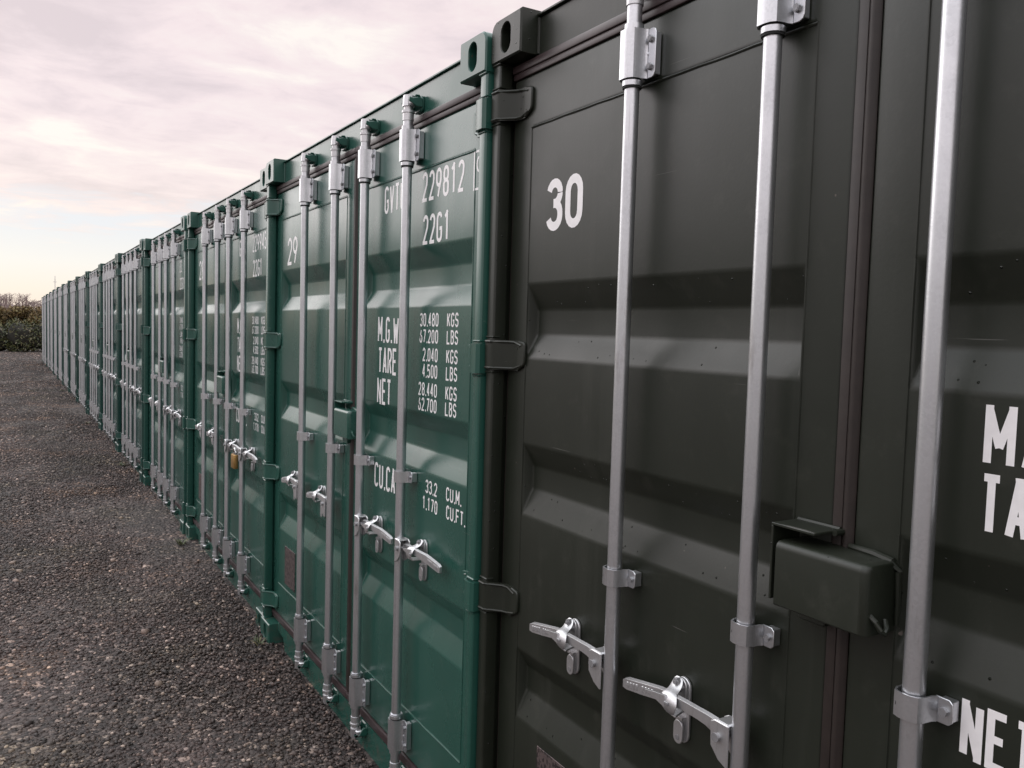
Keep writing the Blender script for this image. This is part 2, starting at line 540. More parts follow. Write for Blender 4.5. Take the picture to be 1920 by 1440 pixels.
def text(bm, s, u_left, z_base, h, cw, pitch, t, x=0.0546, dot_pitch=None):
    """letters run towards smaller u (to the right as seen from outside)"""
    u = u_left
    lay = 0
    for ch in s:
        if ch == ' ':
            u -= pitch * 0.75
            continue
        if ch == '.':
            dp = dot_pitch if dot_pitch else pitch * 0.5
            uu = u - dp * 0.12
            strokes = [[(0, 0), (0, t * 1.05)]]
            for st in strokes:
                stroke_ribbon(bm, st, t, x - 0.00006 * lay, lambda q, xx, uu=uu: (xx, uu - q[0] - t / 2, z_base + q[1]))
            u -= dp
            continue
        wid = {'M': 1.12, 'W': 1.3, '1': 1.0}.get(ch, 1.0) * cw
        for st in glyph(ch, wid - t, h - t):
            stroke_ribbon(bm, st, t, x - 0.00006 * lay, lambda q, xx, u=u: (xx, u - t / 2 - q[0], z_base + t / 2 + q[1]),
                          [((0, 0, z_base), (0, 0, -1)), ((0, 0, z_base + h), (0, 0, 1)), ((0, u, 0), (0, 1, 0)), ((0, u - wid, 0), (0, -1, 0))])
            lay = (lay + 1) % 4
        u -= pitch * (wid / cw if ch in 'MW' else 1.0)


# ------------------------------------------------------------------ container parts
CW, CH, CL = 2.438, 2.591, 6.058
FACE = 0.055          # depth of the door face behind the casting face
ROD_X, ROD_R = 0.012, 0.017
ROD_U = (1.800, 1.393, 1.045, 0.638)


def mesh_casting(side, top):
    """side +1: far (large u) edge outside, -1: small u edge outside"""
    w2, h2 = 0.081, 0.059
    N = 48
    angs = sorted(set([2 * PI * i / N for i in range(N)] + [math.atan2(sz * h2, su * w2) % (2 * PI) for su in (-1, 1) for sz in (-1, 1)]))
    rc = 0.030

    def outer(a, shrink):
        W2, H2 = w2 - shrink, h2 - shrink
        ca, sa = math.cos(a), math.sin(a)
        k = min(W2 / abs(ca) if abs(ca) > 1e-9 else 1e9, H2 / abs(sa) if abs(sa) > 1e-9 else 1e9)
        p = [ca * k, sa * k]
        su, sz = side, (1 if top else -1)
        cx, cz = su * (W2 - rc), sz * (H2 - rc)
        if (p[0] - cx) * su > 0 and (p[1] - cz) * sz > 0:
            # intersect the ray with the rounded corner
            bq = ca * cx + sa * cz
            cq = cx * cx + cz * cz - rc * rc
            kk = bq + math.sqrt(max(0, bq * bq - cq))
            p = [ca * kk, sa * kk]
        return p

    def hole(a):
        hw, hh = 0.0265, 0.041
        ca, sa = math.cos(a), math.sin(a)
        k = hw / abs(ca) if abs(ca) > 1e-9 else 1e9
        if abs(sa * k) <= hh - hw:
            return [ca * k, sa * k]
        cz = (hh - hw) * (1 if sa > 0 else -1)
        bq = sa * cz
        return [ca * (bq + math.sqrt(max(0, bq * bq - cz * cz + hw * hw))), sa * (bq + math.sqrt(max(0, bq * bq - cz * cz + hw * hw)))]
    m = MB()
    b = m.bm
    cu = CW - w2 if side > 0 else w2
    cz = CH - h2 if top else h2
    ring = lambda fn, x: [b.verts.new((x, cu + fn(a)[0], cz + fn(a)[1])) for a in angs]
    r_back = ring(lambda a: outer(a, 0), 0.178)
    r_edge = ring(lambda a: outer(a, 0), 0.005)
    r_front = ring(lambda a: outer(a, 0.004), 0.0)
    r_h0 = ring(lambda a: [v * 1.06 for v in hole(a)], 0.0)
    r_h1 = ring(hole, 0.003)
    r_h2 = ring(hole, 0.028)
    r_c0 = ring(lambda a: outer(a, 0.012), 0.029)
    r_c1 = ring(lambda a: outer(a, 0.012), 0.15)
    n = len(angs)
    loops = [r_back, r_edge, r_front, r_h0, r_h1, r_h2, r_c0, r_c1]
    for L0, L1 in zip(loops[:-1], loops[1:]):
        for i in range(n):
            b.faces.new((L0[i], L0[(i + 1) % n], L1[(i + 1) % n], L1[i]))
    b.faces.new(r_c1)
    b.faces.new(r_back[::-1])
    bmesh.ops.recalc_face_normals(b, faces=list(b.faces))
    return m


def mesh_post(side):
    m = MB()
    f = (lambda u: CW - u) if side > 0 else (lambda u: u)
    prof = [(0.008, 0.003), (0.008, 0.043), (0.052, 0.043), (0.052, 0.030), (0.14, 0.030), (0.14, 0.003)]
    pts = [(x, f(u)) for x, u in prof]
    m.prism(pts, 'z', 0.116, CH - 0.116, bev=0.006, seg=3)
    # inner J strip that the door gasket shuts against
    m.box(0.098, 0.14, min(f(0.030), f(0.11)), max(f(0.030), f(0.11)), 0.13, CH - 0.13)
    # weld collars under and over the hinge lugs
    for z in HINGE_Z:
        for dz in (-0.051, 0.051):
            m.box(0.0045, 0.030, min(f(0.0015), f(0.046)), max(f(0.0015), f(0.046)), z + dz - 0.003, z + dz + 0.003, bev=0.0025)
    for z in (0.121, CH - 0.121):
        m.box(0.0035, 0.030, min(f(0.0015), f(0.0465)), max(f(0.0015), f(0.0465)), z - 0.004, z + 0.004, bev=0.003)
    return m


HINGE_Z = (0.230, 0.932, 1.645, 2.353)


def mesh_hinge(side, z):
    """pressed hinge blade wrapping the post barrel and lying on the door frame"""
    m = MB()
    f = (lambda u: CW - u) if side > 0 else (lambda u: u)
    path = [(0.030, 0.0025), (0.0075, 0.0025), (0.0025, 0.008), (0.0025, 0.040), (0.008, 0.050), (0.026, 0.062), (0.042, 0.078), (0.0485, 0.095), (0.0485, 0.118)]
    pp = [(x, f(u)) for x, u in path]
    if side < 0:
        pp = pp[::-1]
    m.sheet(pp, z - 0.043, z + 0.043, -0.007 if side > 0 else 0.007)
    # tapered tongue
    tongue = [(f(0.116), z - 0.043), (f(0.150), z - 0.026), (f(0.154), z - 0.015), (f(0.154), z + 0.030), (f(0.150), z + 0.038), (f(0.116), z + 0.043)]
    if side < 0:
        tongue = tongue[::-1]
    m.prism(tongue, 'x', 0.0455, 0.0560, bev=0.003)
    # raised rims of the pressing and stiffening ribs
    for dz in (-0.038, 0.038):
        m.tube([(0.0005, f(0.012), z + dz), (0.001, f(0.040), z + dz), (0.022, f(0.060), z + dz), (0.041, f(0.080), z + dz), (0.0470, f(0.100), z + dz * 0.98), (0.0470, f(0.136), z + dz * 0.75)], 0.0036, 6)
    return m


def mesh_header():
    m = MB()
    m.box(0.058, 0.16, 0.1622, CW - 0.1622, 2.462, 2.572, bev=0.002)
    m.box(0.060, 0.15, 0.0435, CW - 0.0435, 2.424, 2.4638, bev=0.002)
    # drip lip of the roof
    m.box(0.049, 0.17, 0.1640, CW - 0.1640, 2.5735, 2.5805, bev=0.0015)
    # weld seams beside the castings
    for u in (0.166, CW - 0.166):
        m.cyl((0.057, u, 2.474), (0.057, u, 2.570), 0.005, n=8)
    return m


def mesh_sill():
    m = MB()
    b0, b1 = 0.30, CW - 0.30
    m.prism([(b0, 0.002), (b0 - 0.035, 0.075), (0.163, 0.078), (0.163, 0.128), (CW - 0.163, 0.128), (CW - 0.163, 0.078), (b1 + 0.035, 0.075), (b1, 0.002)], 'x', 0.050, 0.062)
    m.box(0.0625, 0.20, 0.0435, CW - 0.0435, 0.1145, 0.1275)
    m.box(0.0505, 0.060, 0.30, CW - 0.30, -0.02, 0.0016)
    m.box(0.20, 0.21, 0.05, CW - 0.05, -0.02, 0.113)
    m.tube([(0.0495, b0 + 0.003, 0.006), (0.0495, b0 - 0.034, 0.0745), (0.0495, 0.166, 0.0775)], 0.004, 6)
    return m


def mesh_door(side, recs, cen, depth=0.032):
    """one leaf: frame, panel with pressed horizontal troughs, weld beads"""
    m = MB()
    b = m.bm
    if side > 0:
        uo, uc, ui0, ui1 = CW - 0.050, cen + 0.022, cen + 0.111, CW - 0.153
    else:
        uo, uc, ui0, ui1 = 0.050, cen - 0.022, cen - 0.113, 0.153
    lo, hi = (uc, uo) if side > 0 else (uo, uc)
    a0, a1 = min(ui0, ui1), max(ui0, ui1)
    zb, zt = 0.168, 2.424
    us = [lo, a0, a1, hi]
    zs = [zb]
    for r in sorted(recs, key=lambda r: r[0]):
        zs += [r[0], r[3]]
    zs.append(zt)
    grid = [[b.verts.new((FACE, u, z)) for u in us] for z in zs]
    trough_rows = set(1 + 2 * i for i in range(len(recs)))
    rs = sorted(recs, key=lambda r: r[0])
    bev = []
    for j in range(len(zs) - 1):
        for i in range(3):
            q = (grid[j][i], grid[j][i + 1], grid[j + 1][i + 1], grid[j + 1][i])
            if i == 1 and j in trough_rows:
                r = rs[(j - 1) // 2]
                e = 0.007
                inn = [b.verts.new((FACE + depth, a0 + e, r[1])), b.verts.new((FACE + depth, a1 - e, r[1])), b.verts.new((FACE + depth, a1 - e, r[2])), b.verts.new((FACE + depth, a0 + e, r[2]))]
                fl = b.faces.new(inn)
                for k in range(4):
                    b.faces.new((q[k], q[(k + 1) % 4], inn[(k + 1) % 4], inn[k]))
                bev += [ed for ed in fl.edges]
            else:
                b.faces.new(q)
    # rim of the leaf
    rim = [grid[j][0] for j in range(len(zs))] + grid[-1][1:3] + [grid[j][3] for j in range(len(zs) - 1, -1, -1)] + grid[0][2:0:-1]
    back = [b.verts.new((FACE + 0.045, v.co.y, v.co.z)) for v in rim]
    n = len(rim)
    for i in range(n):
        b.faces.new((rim[i], rim[(i + 1) % n], back[(i + 1) % n], back[i]))
    b.faces.new(back)
    bmesh.ops.recalc_face_normals(b, faces=list(b.faces))
    es = [e for e in b.edges if len(e.link_faces) == 2 and e.calc_face_angle(0) > 0.3 and min(v.co.x for v in e.verts) < FACE + 0.04]
    bmesh.ops.bevel(b, geom=es, offset=0.006, segments=3, profile=0.5, affect='EDGES', clamp_overlap=True)
    # weld beads where the pressed panel meets the frame
    rnd = random.Random(7)

    def bead(p, q, r=0.0032):
        k = max(2, int((Vector(p) - Vector(q)).length / 0.05))
        pts = [Vector(p).lerp(Vector(q), i / k) for i in range(k + 1)]
        m.tube([(v.x + rnd.uniform(-0.0006, 0.0006), v.y, v.z + rnd.uniform(-0.0012, 0.0012)) for v in pts], r, 6)
    for z in (0.340, 2.279):
        bead((FACE, a0 - 0.004, z), (FACE, a1 + 0.004, z))
    m.box(FACE - 0.0012, FACE + 0.01, a0, a1, 2.2835, 2.2875)
    for u in (a0 - 0.005, a1 + 0.005):
        prev = 0.340
        for r in rs:
            bead((FACE, u, prev), (FACE, u, r[0]), 0.0022)
            bead((FACE, u, r[0]), (FACE, u, r[3]), 0.0022)
            prev = r[3]
        bead((FACE, u, prev), (FACE, u, 2.279), 0.0022)
    return m


def mesh_gasket(side, cen):
    m = MB()
    # two lipped seal over the joint with header and sill, side seal, and the centre flap on one leaf
    u0, u1 = (cen + 0.0005, CW - 0.046) if side > 0 else (0.046, cen - 0.0005)
    for z0 in (2.4255, 0.1295):
        m.box(0.046, 0.0600, u0, u1, z0 + 0.018, z0 + 0.040, bev=0.003, seg=2)
        m.box(0.0505, 0.0605, u0, u1, z0, z0 + 0.0185, bev=0.003, seg=2)
    uo = CW - 0.0500 if side > 0 else 0.0500
    m.box(0.060, 0.098, min(uo, uo + side * 0.006), max(uo, uo + side * 0.006), 0.17, 2.424)
    if side > 0:
        m.box(0.0525, 0.0600, cen + 0.0008, cen + 0.0215, 0.170, 2.4245, bev=0.003, seg=2, mi=1)
        m.prism([(0.060, cen - 0.0215), (0.0475, cen - 0.013), (0.0475, cen - 0.006), (0.0535, cen + 0.0004), (0.060, cen + 0.0004)], 'z', 0.170, 2.4245, bev=0.0015, mi=1)
    return m


def mesh_keeper(u, z, up):
    """forged keeper: base lug on the header with two horns that hold the cam"""
    m = MB()
    s = 1 if up else -1
    m.prism([(u - 0.034, z - 0.020), (u - 0.026, z - 0.028), (u + 0.026, z - 0.028), (u + 0.034, z - 0.020), (u + 0.034, z + 0.018), (u + 0.024, z + 0.028), (u - 0.024, z + 0.028), (u - 0.034, z + 0.018)], 'x', 0.046, 0.0590, bev=0.004)
    for k in (-1, 1):
        # horn seen from the front: a small pointed claw
        m.prism([(0.050, z - 0.016), (0.050, z + 0.016), (0.030, z + 0.018), (0.014, z + s * 0.010 + 0.003), (0.001, z + s * 0.014 + 0.002), (0.000, z + s * 0.004 - 0.003), (0.024, z - 0.014)], 'y', u + k * 0.0315 - 0.0050, u + k * 0.0315 + 0.0050, bev=0.0025)
    m.prism([(u - 0.024, z + s * 0.030), (u + 0.024, z + s * 0.030), (u + 0.018, z + s * 0.018), (u - 0.018, z + s * 0.018)][::s], 'x', 0.028, 0.047, bev=0.003)
    return m


def mesh_cam(u, zk, up):
    m = MB()
    s = 1 if up else -1
    m.cyl((ROD_X, u, zk - s * 0.060), (ROD_X, u, zk - s * 0.034), 0.0195, n=20)
    m.cyl((ROD_X, u, zk - s * 0.034), (ROD_X, u, zk - s * 0.026), 0.0225, n=20)
    m.cyl((ROD_X, u, zk - s * 0.026), (ROD_X, u, zk - s * 0.012), 0.016, n=16)
    m.cyl((ROD_X, u, zk - s * 0.012), (ROD_X, u, zk + s * 0.026), 0.0215, 0.0185, n=8, spin=0.3)
    m.prism([(ROD_X - 0.006, u - 0.034), (ROD_X + 0.018, u - 0.036), (ROD_X + 0.022, u + 0.030), (ROD_X + 0.002, u + 0.036), (ROD_X - 0.012, u + 0.010)], 'z', zk - 0.009, zk + 0.010, bev=0.004)
    return m


def mesh_guide(u, z0, z1, up):
    """hat shaped bracket bolted to the door, flange on the right hand side"""
    m = MB()
    path = [(0.051, u + 0.0265), (0.004, u + 0.0265), (-0.0075, u + 0.017), (-0.0085, u + 0.002), (-0.007, u - 0.010), (-0.001, u - 0.0175), (0.010, u - 0.0205), (0.024, u - 0.0215), (0.0315, u - 0.0255)]
    m.sheet(path, z0, z1, 0.0035)
    h = z1 - z0
    rr = 0.011
    a, c = u - 0.0235, u - 0.0535
    poly = [(a, z0), (c + rr, z0), (c + rr * 0.3, z0 + rr * 0.3), (c, z0 + rr), (c, z1 - rr), (c + rr * 0.3, z1 - rr * 0.3), (c + rr, z1), (a, z1)]
    m.prism(poly, 'x', 0.0310, 0.0350, bev=0.0008)
    m.box(0.0352, 0.0535, u - 0.046, u - 0.026, z0 + 0.008, z1 - 0.008, bev=0.001)
    ub = u - 0.0385
    for z in (z0 + 0.024, z1 - 0.024):
        m.cyl((0.0315, ub, z), (0.0245, ub, z), 0.0080, n=6, mi=2)
        m.cyl((0.0245, ub, z), (0.0235, ub, z), 0.0055, n=10, mi=2)
        m.cyl((-0.0035, u + 0.0192, z), (-0.0055, u + 0.0208, z), 0.0055, n=12, mi=1)
    m.box(0.0285, 0.034, u - 0.0310, u - 0.0245, (z0 + z1) / 2 - 0.003, (z0 + z1) / 2 + 0.003, bev=0.001)
    # nylon and zinc collars
    s = -1 if up else 1
    ze = z0 if up else z1
    m.cyl((ROD_X, u, ze + s * 0.004), (ROD_X, u, ze + s * 0.015), 0.0225, n=24)
    m.cyl((ROD_X, u, ze + s * 0.015), (ROD_X, u, ze + s * 0.020), 0.0215, n=24, mi=1 if up else 0)
    m.cyl((ROD_X, u, ze), (ROD_X, u, ze + s * 0.0042), 0.0205, n=24, mi=1)
    zo = z1 if up else z0
    m.cyl((ROD_X, u, zo), (ROD_X, u, zo - s * 0.012), 0.0218, n=24)
    return m


def mesh_clip(u, z):
    m = MB()
    path = [(0.051, u + 0.023), (0.006, u + 0.0225), (-0.004, u + 0.018), (-0.0078, u + 0.008), (-0.0078, u - 0.006), (-0.003, u - 0.0165), (0.008, u - 0.0205), (0.024, u - 0.0215), (0.0315, u - 0.0255)]
    z0, z1 = z - 0.020, z + 0.020
    m.sheet(path, z0, z1, 0.0032)
    a, c, rr = u - 0.0235, u - 0.0520, 0.006
    poly = [(a, z0), (c + rr, z0), (c, z0 + rr), (c, z1 - rr), (c + rr, z1), (a, z1)]
    m.prism(poly, 'x', 0.0312, 0.0350, bev=0.0008)
    m.box(0.0352, 0.0535, u - 0.049, u - 0.026, z - 0.016, z + 0.016, bev=0.001)
    m.cyl((0.0315, u - 0.039, z), (0.0250, u - 0.039, z), 0.0072, n=6, mi=2)
    m.cyl((-0.0035, u + 0.0175, z), (-0.0056, u + 0.0195, z), 0.0048, n=12, mi=1)
    return m


def mesh_handle(u, z, s):
    """forged handle hinged on the bar, s = +1 points to larger u"""
    m = MB()
    R = lambda d: u + s * d
    # hub block welded on the bar
    hub = [(R(0.010), z - 0.060), (R(0.034), z - 0.050), (R(0.056), z - 0.028), (R(0.058), z + 0.020), (R(0.046), z + 0.027), (R(0.010), z + 0.027)]
    if s < 0:
        hub = hub[::-1]
    m.prism(hub, 'x', -0.012, -0.006, bev=0.002)
    m.prism(hub, 'x', 0.024, 0.030, bev=0.002)
    m.box(-0.010, 0.028, min(R(0.012), R(0.046)), max(R(0.012), R(0.046)), z + 0.0205, z + 0.0275, bev=0.003)
    m.cyl((-0.018, R(0.036), z - 0.004), (0.034, R(0.036), z - 0.004), 0.0075, n=12, mi=1)
    m.cyl((-0.018, R(0.036), z - 0.004), (-0.020, R(0.036), z - 0.004), 0.0095, n=12, mi=1)
    # bar of the handle as a chain of flat sections
    LT = 0.366 if s > 0 else 0.318
    k_ = LT / 0.33
    secs = [(0.034, 0.014, -0.004, 0.018), (0.064, 0.013, -0.002, 0.018), (0.088, 0.011, 0.004, 0.0145), (0.112, 0.0095, 0.006, 0.013), (0.140 * k_, 0.0095, 0.006, 0.013), (0.172 * k_, 0.011, 0.004, 0.0135), (0.196 * k_, 0.015, 0.001, 0.0145), (0.218 * k_, 0.020, -0.006, 0.0165), (0.270 * k_, 0.021, -0.017, 0.0165), (0.318 * k_, 0.021, -0.026, 0.0155), (LT, 0.021, -0.028, 0.0110)]
    b = bmesh.new()
    rings = []
    for d, x, dz, hh in secs:
        dz = dz if (s > 0 or d < 0.2) else dz * 0.45
        th = 0.0045
        rings.append([b.verts.new((x - th, R(d), z + dz - hh * 0.8)), b.verts.new((x + th, R(d), z + dz - hh)), b.verts.new((x + th, R(d), z + dz + hh)), b.verts.new((x - th, R(d), z + dz + hh * 0.8))])
    for i in range(len(rings) - 1):
        for k in range(4):
            b.faces.new((rings[i][k], rings[i][(k + 1) % 4], rings[i + 1][(k + 1) % 4], rings[i + 1][k]))
    b.faces.new(rings[0])
    b.faces.new(rings[-1][::-1])
    bmesh.ops.recalc_face_normals(b, faces=list(b.faces))
    m._merge(b, 0)
    # stamped rows of marks on the grip
    for i in range(9):
        if i == 4:
            continue
        d = (0.236 + i * 0.0095) * k_
        zz = z - (0.010 + i * 0.0019) * (1.0 if s > 0 else 0.45)
        m.box(0.0148, 0.0185, min(R(d), R(d + 0.005)), max(R(d), R(d + 0.005)), zz - 0.0065, zz + 0.0065, bev=0.0008)
    return m


def mesh_retainer(u, z, s):
    """door plate with swinging catch that locks the handle"""
    m = MB()
    R = lambda d: u + s * d

    def stad(cu, cz, hw, hh, n=8):
        top = [(cu + hw * math.cos(PI * i / n), cz + hh - hw + hw * math.sin(PI * i / n)) for i in range(n + 1)]
        bot = [(cu + hw * math.cos(PI + PI * i / n), cz - hh + hw + hw * math.sin(PI + PI * i / n)) for i in range(n + 1)]
        return top + bot
    pd = 0.200 if s > 0 else 0.130
    cu = R(pd)
    m.prism(stad(cu, z - 0.030, 0.021, 0.072), 'x', 0.0475, 0.0545, bev=0.0015)
    m.prism(stad(cu, z + 0.016, 0.017, 0.026), 'x', 0.0400, 0.0480, bev=0.0015)
    m.cyl((0.041, cu, z + 0.022), (0.028, cu, z + 0.022), 0.0095, n=8, mi=1)
    m.cyl((0.036, cu, z + 0.036), (0.0245, cu, z + 0.036), 0.0088, n=6, mi=1)
    m.cyl((0.0245, cu, z + 0.036), (0.0205, cu, z + 0.036), 0.0048, n=8, mi=1)
    # catch: bent tongue from the pivot over the handle
    def strip(rows):
        b = bmesh.new()
        rr = []
        for (x, d, zz, hw) in rows:
            rr.append([b.verts.new((x - 0.0025, R(d + hw), zz + 0.002)), b.verts.new((x - 0.0025, R(d - hw), zz + 0.002)), b.verts.new((x + 0.003, R(d - hw), zz - 0.003)), b.verts.new((x + 0.003, R(d + hw), zz - 0.003))])
        for i in range(len(rr) - 1):
            for k in range(4):
                b.faces.new((rr[i][k], rr[i][(k + 1) % 4], rr[i + 1][(k + 1) % 4], rr[i + 1][k]))
        b.faces.new(rr[0])
        b.faces.new(rr[-1][::-1])
        bmesh.ops.recalc_face_normals(b, faces=list(b.faces))
        m.smooth_merge(b, 0, 1)
    strip([(0.0385, pd + 0.003, z + 0.046, 0.011), (0.034, pd + 0.002, z + 0.036, 0.017), (0.026, pd, z + 0.026, 0.018), (0.016, pd - 0.003, z + 0.021, 0.017), (0.006, pd - 0.006, z + 0.018, 0.021), (-0.002, pd - 0.009, z + 0.010, 0.028), (-0.0055, pd - 0.011, z - 0.002, 0.029), (-0.0045, pd - 0.012, z - 0.014, 0.021), (0.000, pd - 0.013, z - 0.024, 0.010)])
    # pointed ear of the catch and its slot
    b = bmesh.new()
    tri = [(-0.004, 0.014), (0.026, 0.010), (0.060, 0.003), (0.026, -0.005), (-0.004, -0.012)]
    vo = [[b.verts.new((xx, cu + d, z + dz)) for d, dz in tri] for xx in (-0.0078, -0.0008)]
    b.faces.new(vo[0])
    b.faces.new(vo[1][::-1])
    for i in range(5):
        b.faces.new((vo[0][i], vo[1][i], vo[1][(i + 1) % 5], vo[0][(i + 1) % 5]))
    bmesh.ops.recalc_face_normals(b, faces=list(b.faces))
    m._merge(b, 0)
    m.box(-0.0100, -0.0060, cu - 0.016, cu - 0.003, z - 0.004, z + 0.003, bev=0.001, mi=1)
    # lower hasp with a hole
    m.prism(stad(cu, z - 0.076, 0.014, 0.026), 'x', 0.036, 0.0405, bev=0.001)
    m.box(0.036, 0.0495, cu - 0.012, cu + 0.012, z - 0.048, z - 0.042)
    m.cyl((0.0356, cu, z - 0.088), (0.0350, cu, z - 0.088), 0.006, n=12, mi=1)
    # support tongue under the handle
    m.prism([(0.047, R(pd - 0.014)), (0.047, R(pd + 0.014)), (0.004, R(pd + 0.004)), (0.000, R(pd - 0.030))][::(1 if s > 0 else -1)], 'z', z - 0.0265, z - 0.0215, bev=0.001)
    return m


def mesh_lock_box(z0, u0, u1, xf):
    m = MB()
    h = 0.116
    th = 0.004
    # bent steel shell open towards the hood side and below
    b = bmesh.new()
    r = 0.014
    prof = [(0.0530, z0 + h)] + [(xf + r - r * math.sin(PI / 2 * i / 5), z0 + h - r + r * math.cos(PI / 2 * i / 5)) for i in range(6)] + [(xf, z0 + 0.003), (xf + 0.002, z0)]
    out = [[b.verts.new((x, u, z)) for x, z in prof] for u in (u0 + 0.012, u1)]
    inn = [[b.verts.new((min(x + th, 0.0532) if x < 0.05 else x, u, z - (th if z > z0 + h - r else 0))) for x, z in prof] for u in (u0 + 0.012, u1)]
    k = len(prof)
    for i in range(k - 1):
        b.faces.new((out[0][i], out[0][i + 1], out[1][i + 1], out[1][i]))
        b.faces.new((inn[0][i], inn[1][i], inn[1][i + 1], inn[0][i + 1]))
        b.faces.new((out[1][i], out[1][i + 1], inn[1][i + 1], inn[1][i]))
    b.faces.new((out[0][k - 1], inn[0][k - 1], inn[1][k - 1], out[1][k - 1]))
    # rounded end cheek
    r2 = 0.012
    cheek = [[b.verts.new((x + (r2 - r2 * math.cos(a)) * (1 if x < 0.03 else 0), u0 + 0.012 - r2 * math.sin(a), z - (0.004 * (1 - math.cos(a)) if z > z0 + h - r else 0))) for x, z in prof] for a in (0.0, PI / 6, PI / 3, PI / 2)]
    for c0, c1 in zip(cheek[:-1], cheek[1:]):
        for i in range(k - 1):
            b.faces.new((c0[i], c1[i], c1[i + 1], c0[i + 1]))
    cap = [v for v in cheek[-1]] + [b.verts.new((0.053, u0, z0))]
    b.faces.new(cap)
    bmesh.ops.recalc_face_normals(b, faces=list(b.faces))
    m._merge(b, 0)
    # weld bead along the back and hook on the end
    m.tube([(0.050, u0 + 0.09, z0 + h + 0.004), (0.047, u0 + 0.04, z0 + h + 0.003), (0.047, u0 + 0.006, z0 + h - 0.002), (0.049, u0 - 0.005, z0 + h - 0.016), (0.051, u0 - 0.006, z0 + 0.05), (0.052, u0 - 0.005, z0 + 0.01)], [0.005, 0.007, 0.007, 0.006, 0.005, 0.004], 8)
    m.tube([(xf + 0.018, u0 + 0.004, z0 + 0.034), (xf + 0.017, u0 - 0.010, z0 + 0.026), (xf + 0.020, u0 - 0.016, z0 + 0.014), (xf + 0.028, u0 - 0.018, z0 + 0.008), (xf + 0.036, u0 - 0.016, z0 + 0.016), (xf + 0.042, u0 - 0.008, z0 + 0.026)], 0.0045, 8)
    return m


def mesh_lock_hood(z0, u1, xf):
    m = MB()
    h = 0.116
    m.box(xf + 0.006, 0.0525, u1 - 0.076, u1 + 0.018, z0 + h + 0.024, z0 + h + 0.029, bev=0.001)
    m.box(xf + 0.0065, 0.0525, u1 + 0.0135, u1 + 0.0182, z0 + 0.006, z0 + h + 0.0238, bev=0.001)
    m.box(0.036, 0.0525, u1 - 0.061, u1 - 0.004, z0 - 0.032, z0 + 0.010, bev=0.002)
    m.tube([(0.050, u1 - 0.074, z0 + h + 0.029), (0.050, u1 + 0.017, z0 + h + 0.029)], 0.004, 6)
    m.cyl((0.050, u1 - 0.080, z0 + h + 0.026), (0.026, u1 - 0.080, z0 + h + 0.026), 0.006, n=8)
    return m


def mesh_wall(u):
    m = MB()
    b = m.bm
    n = 22
    xs = []
    p = (CL - 0.4) / n
    s = 1 if u > 1 else -1
    for i in range(n):
        x = 0.2 + i * p
        xs += [(x, 0.0), (x + p * 0.30, 0.0), (x + p * 0.5, -0.030), (x + p * 0.80, -0.030)]
    xs.append((CL - 0.2, 0))
    lo = [b.verts.new((x, u + d * s, 0.13)) for x, d in xs]
    hi = [b.verts.new((x, u + d * s, CH - 0.075)) for x, d in xs]
    for i in range(len(xs) - 1):
        b.faces.new((lo[i], lo[i + 1], hi[i + 1], hi[i]))
    m.box(0.179, CL - 0.179, u - 0.03, u + 0.004 if s > 0 else u + 0.03, CH - 0.0745, CH - 0.012)
    m.box(0.179, CL - 0.179, u - 0.03, u + 0.004 if s > 0 else u + 0.03, 0.012, 0.1295)
    return m


def mesh_roof():
    m = MB()
    b = m.bm
    n = 20
    p = (CL - 0.4) / n
    xs = [(0.172, 0.0)]
    for i in range(n):
        x = 0.2 + i * p
        xs += [(x + p * 0.2, 0.0), (x + p * 0.35, -0.016), (x + p * 0.7, -0.016), (x + p * 0.85, 0.0)]
    xs.append((CL - 0.05, 0))
    lo = [b.verts.new((x, 0.035, 2.5785 + d)) for x, d in xs]
    hi = [b.verts.new((x, CW - 0.035, 2.5785 + d)) for x, d in xs]
    for i in range(len(xs) - 1):
        b.faces.new((lo[i], lo[i + 1], hi[i + 1], hi[i]))
    return m


def text_mesh(lines):
    m = MB()
    for ln in lines:
        text(m.bm, *ln)
    return m


def letter_parts(lines, parent):
    for ln in lines:
        text_mesh([ln]).build("lettering", M_WHITE, parent)


# trough rows: (z lower edge, floor low, floor high, z upper edge)
REC_DARK = [(1.640, 1.706, 1.776, 1.848), (1.196, 1.270, 1.335, 1.398), (0.606, 0.684, 0.752, 0.806)]
REC_GREEN = [(1.807, 1.872, 1.942, 2.013), (1.232, 1.306, 1.376, 1.436), (0.640, 0.716, 0.780, 0.838)]


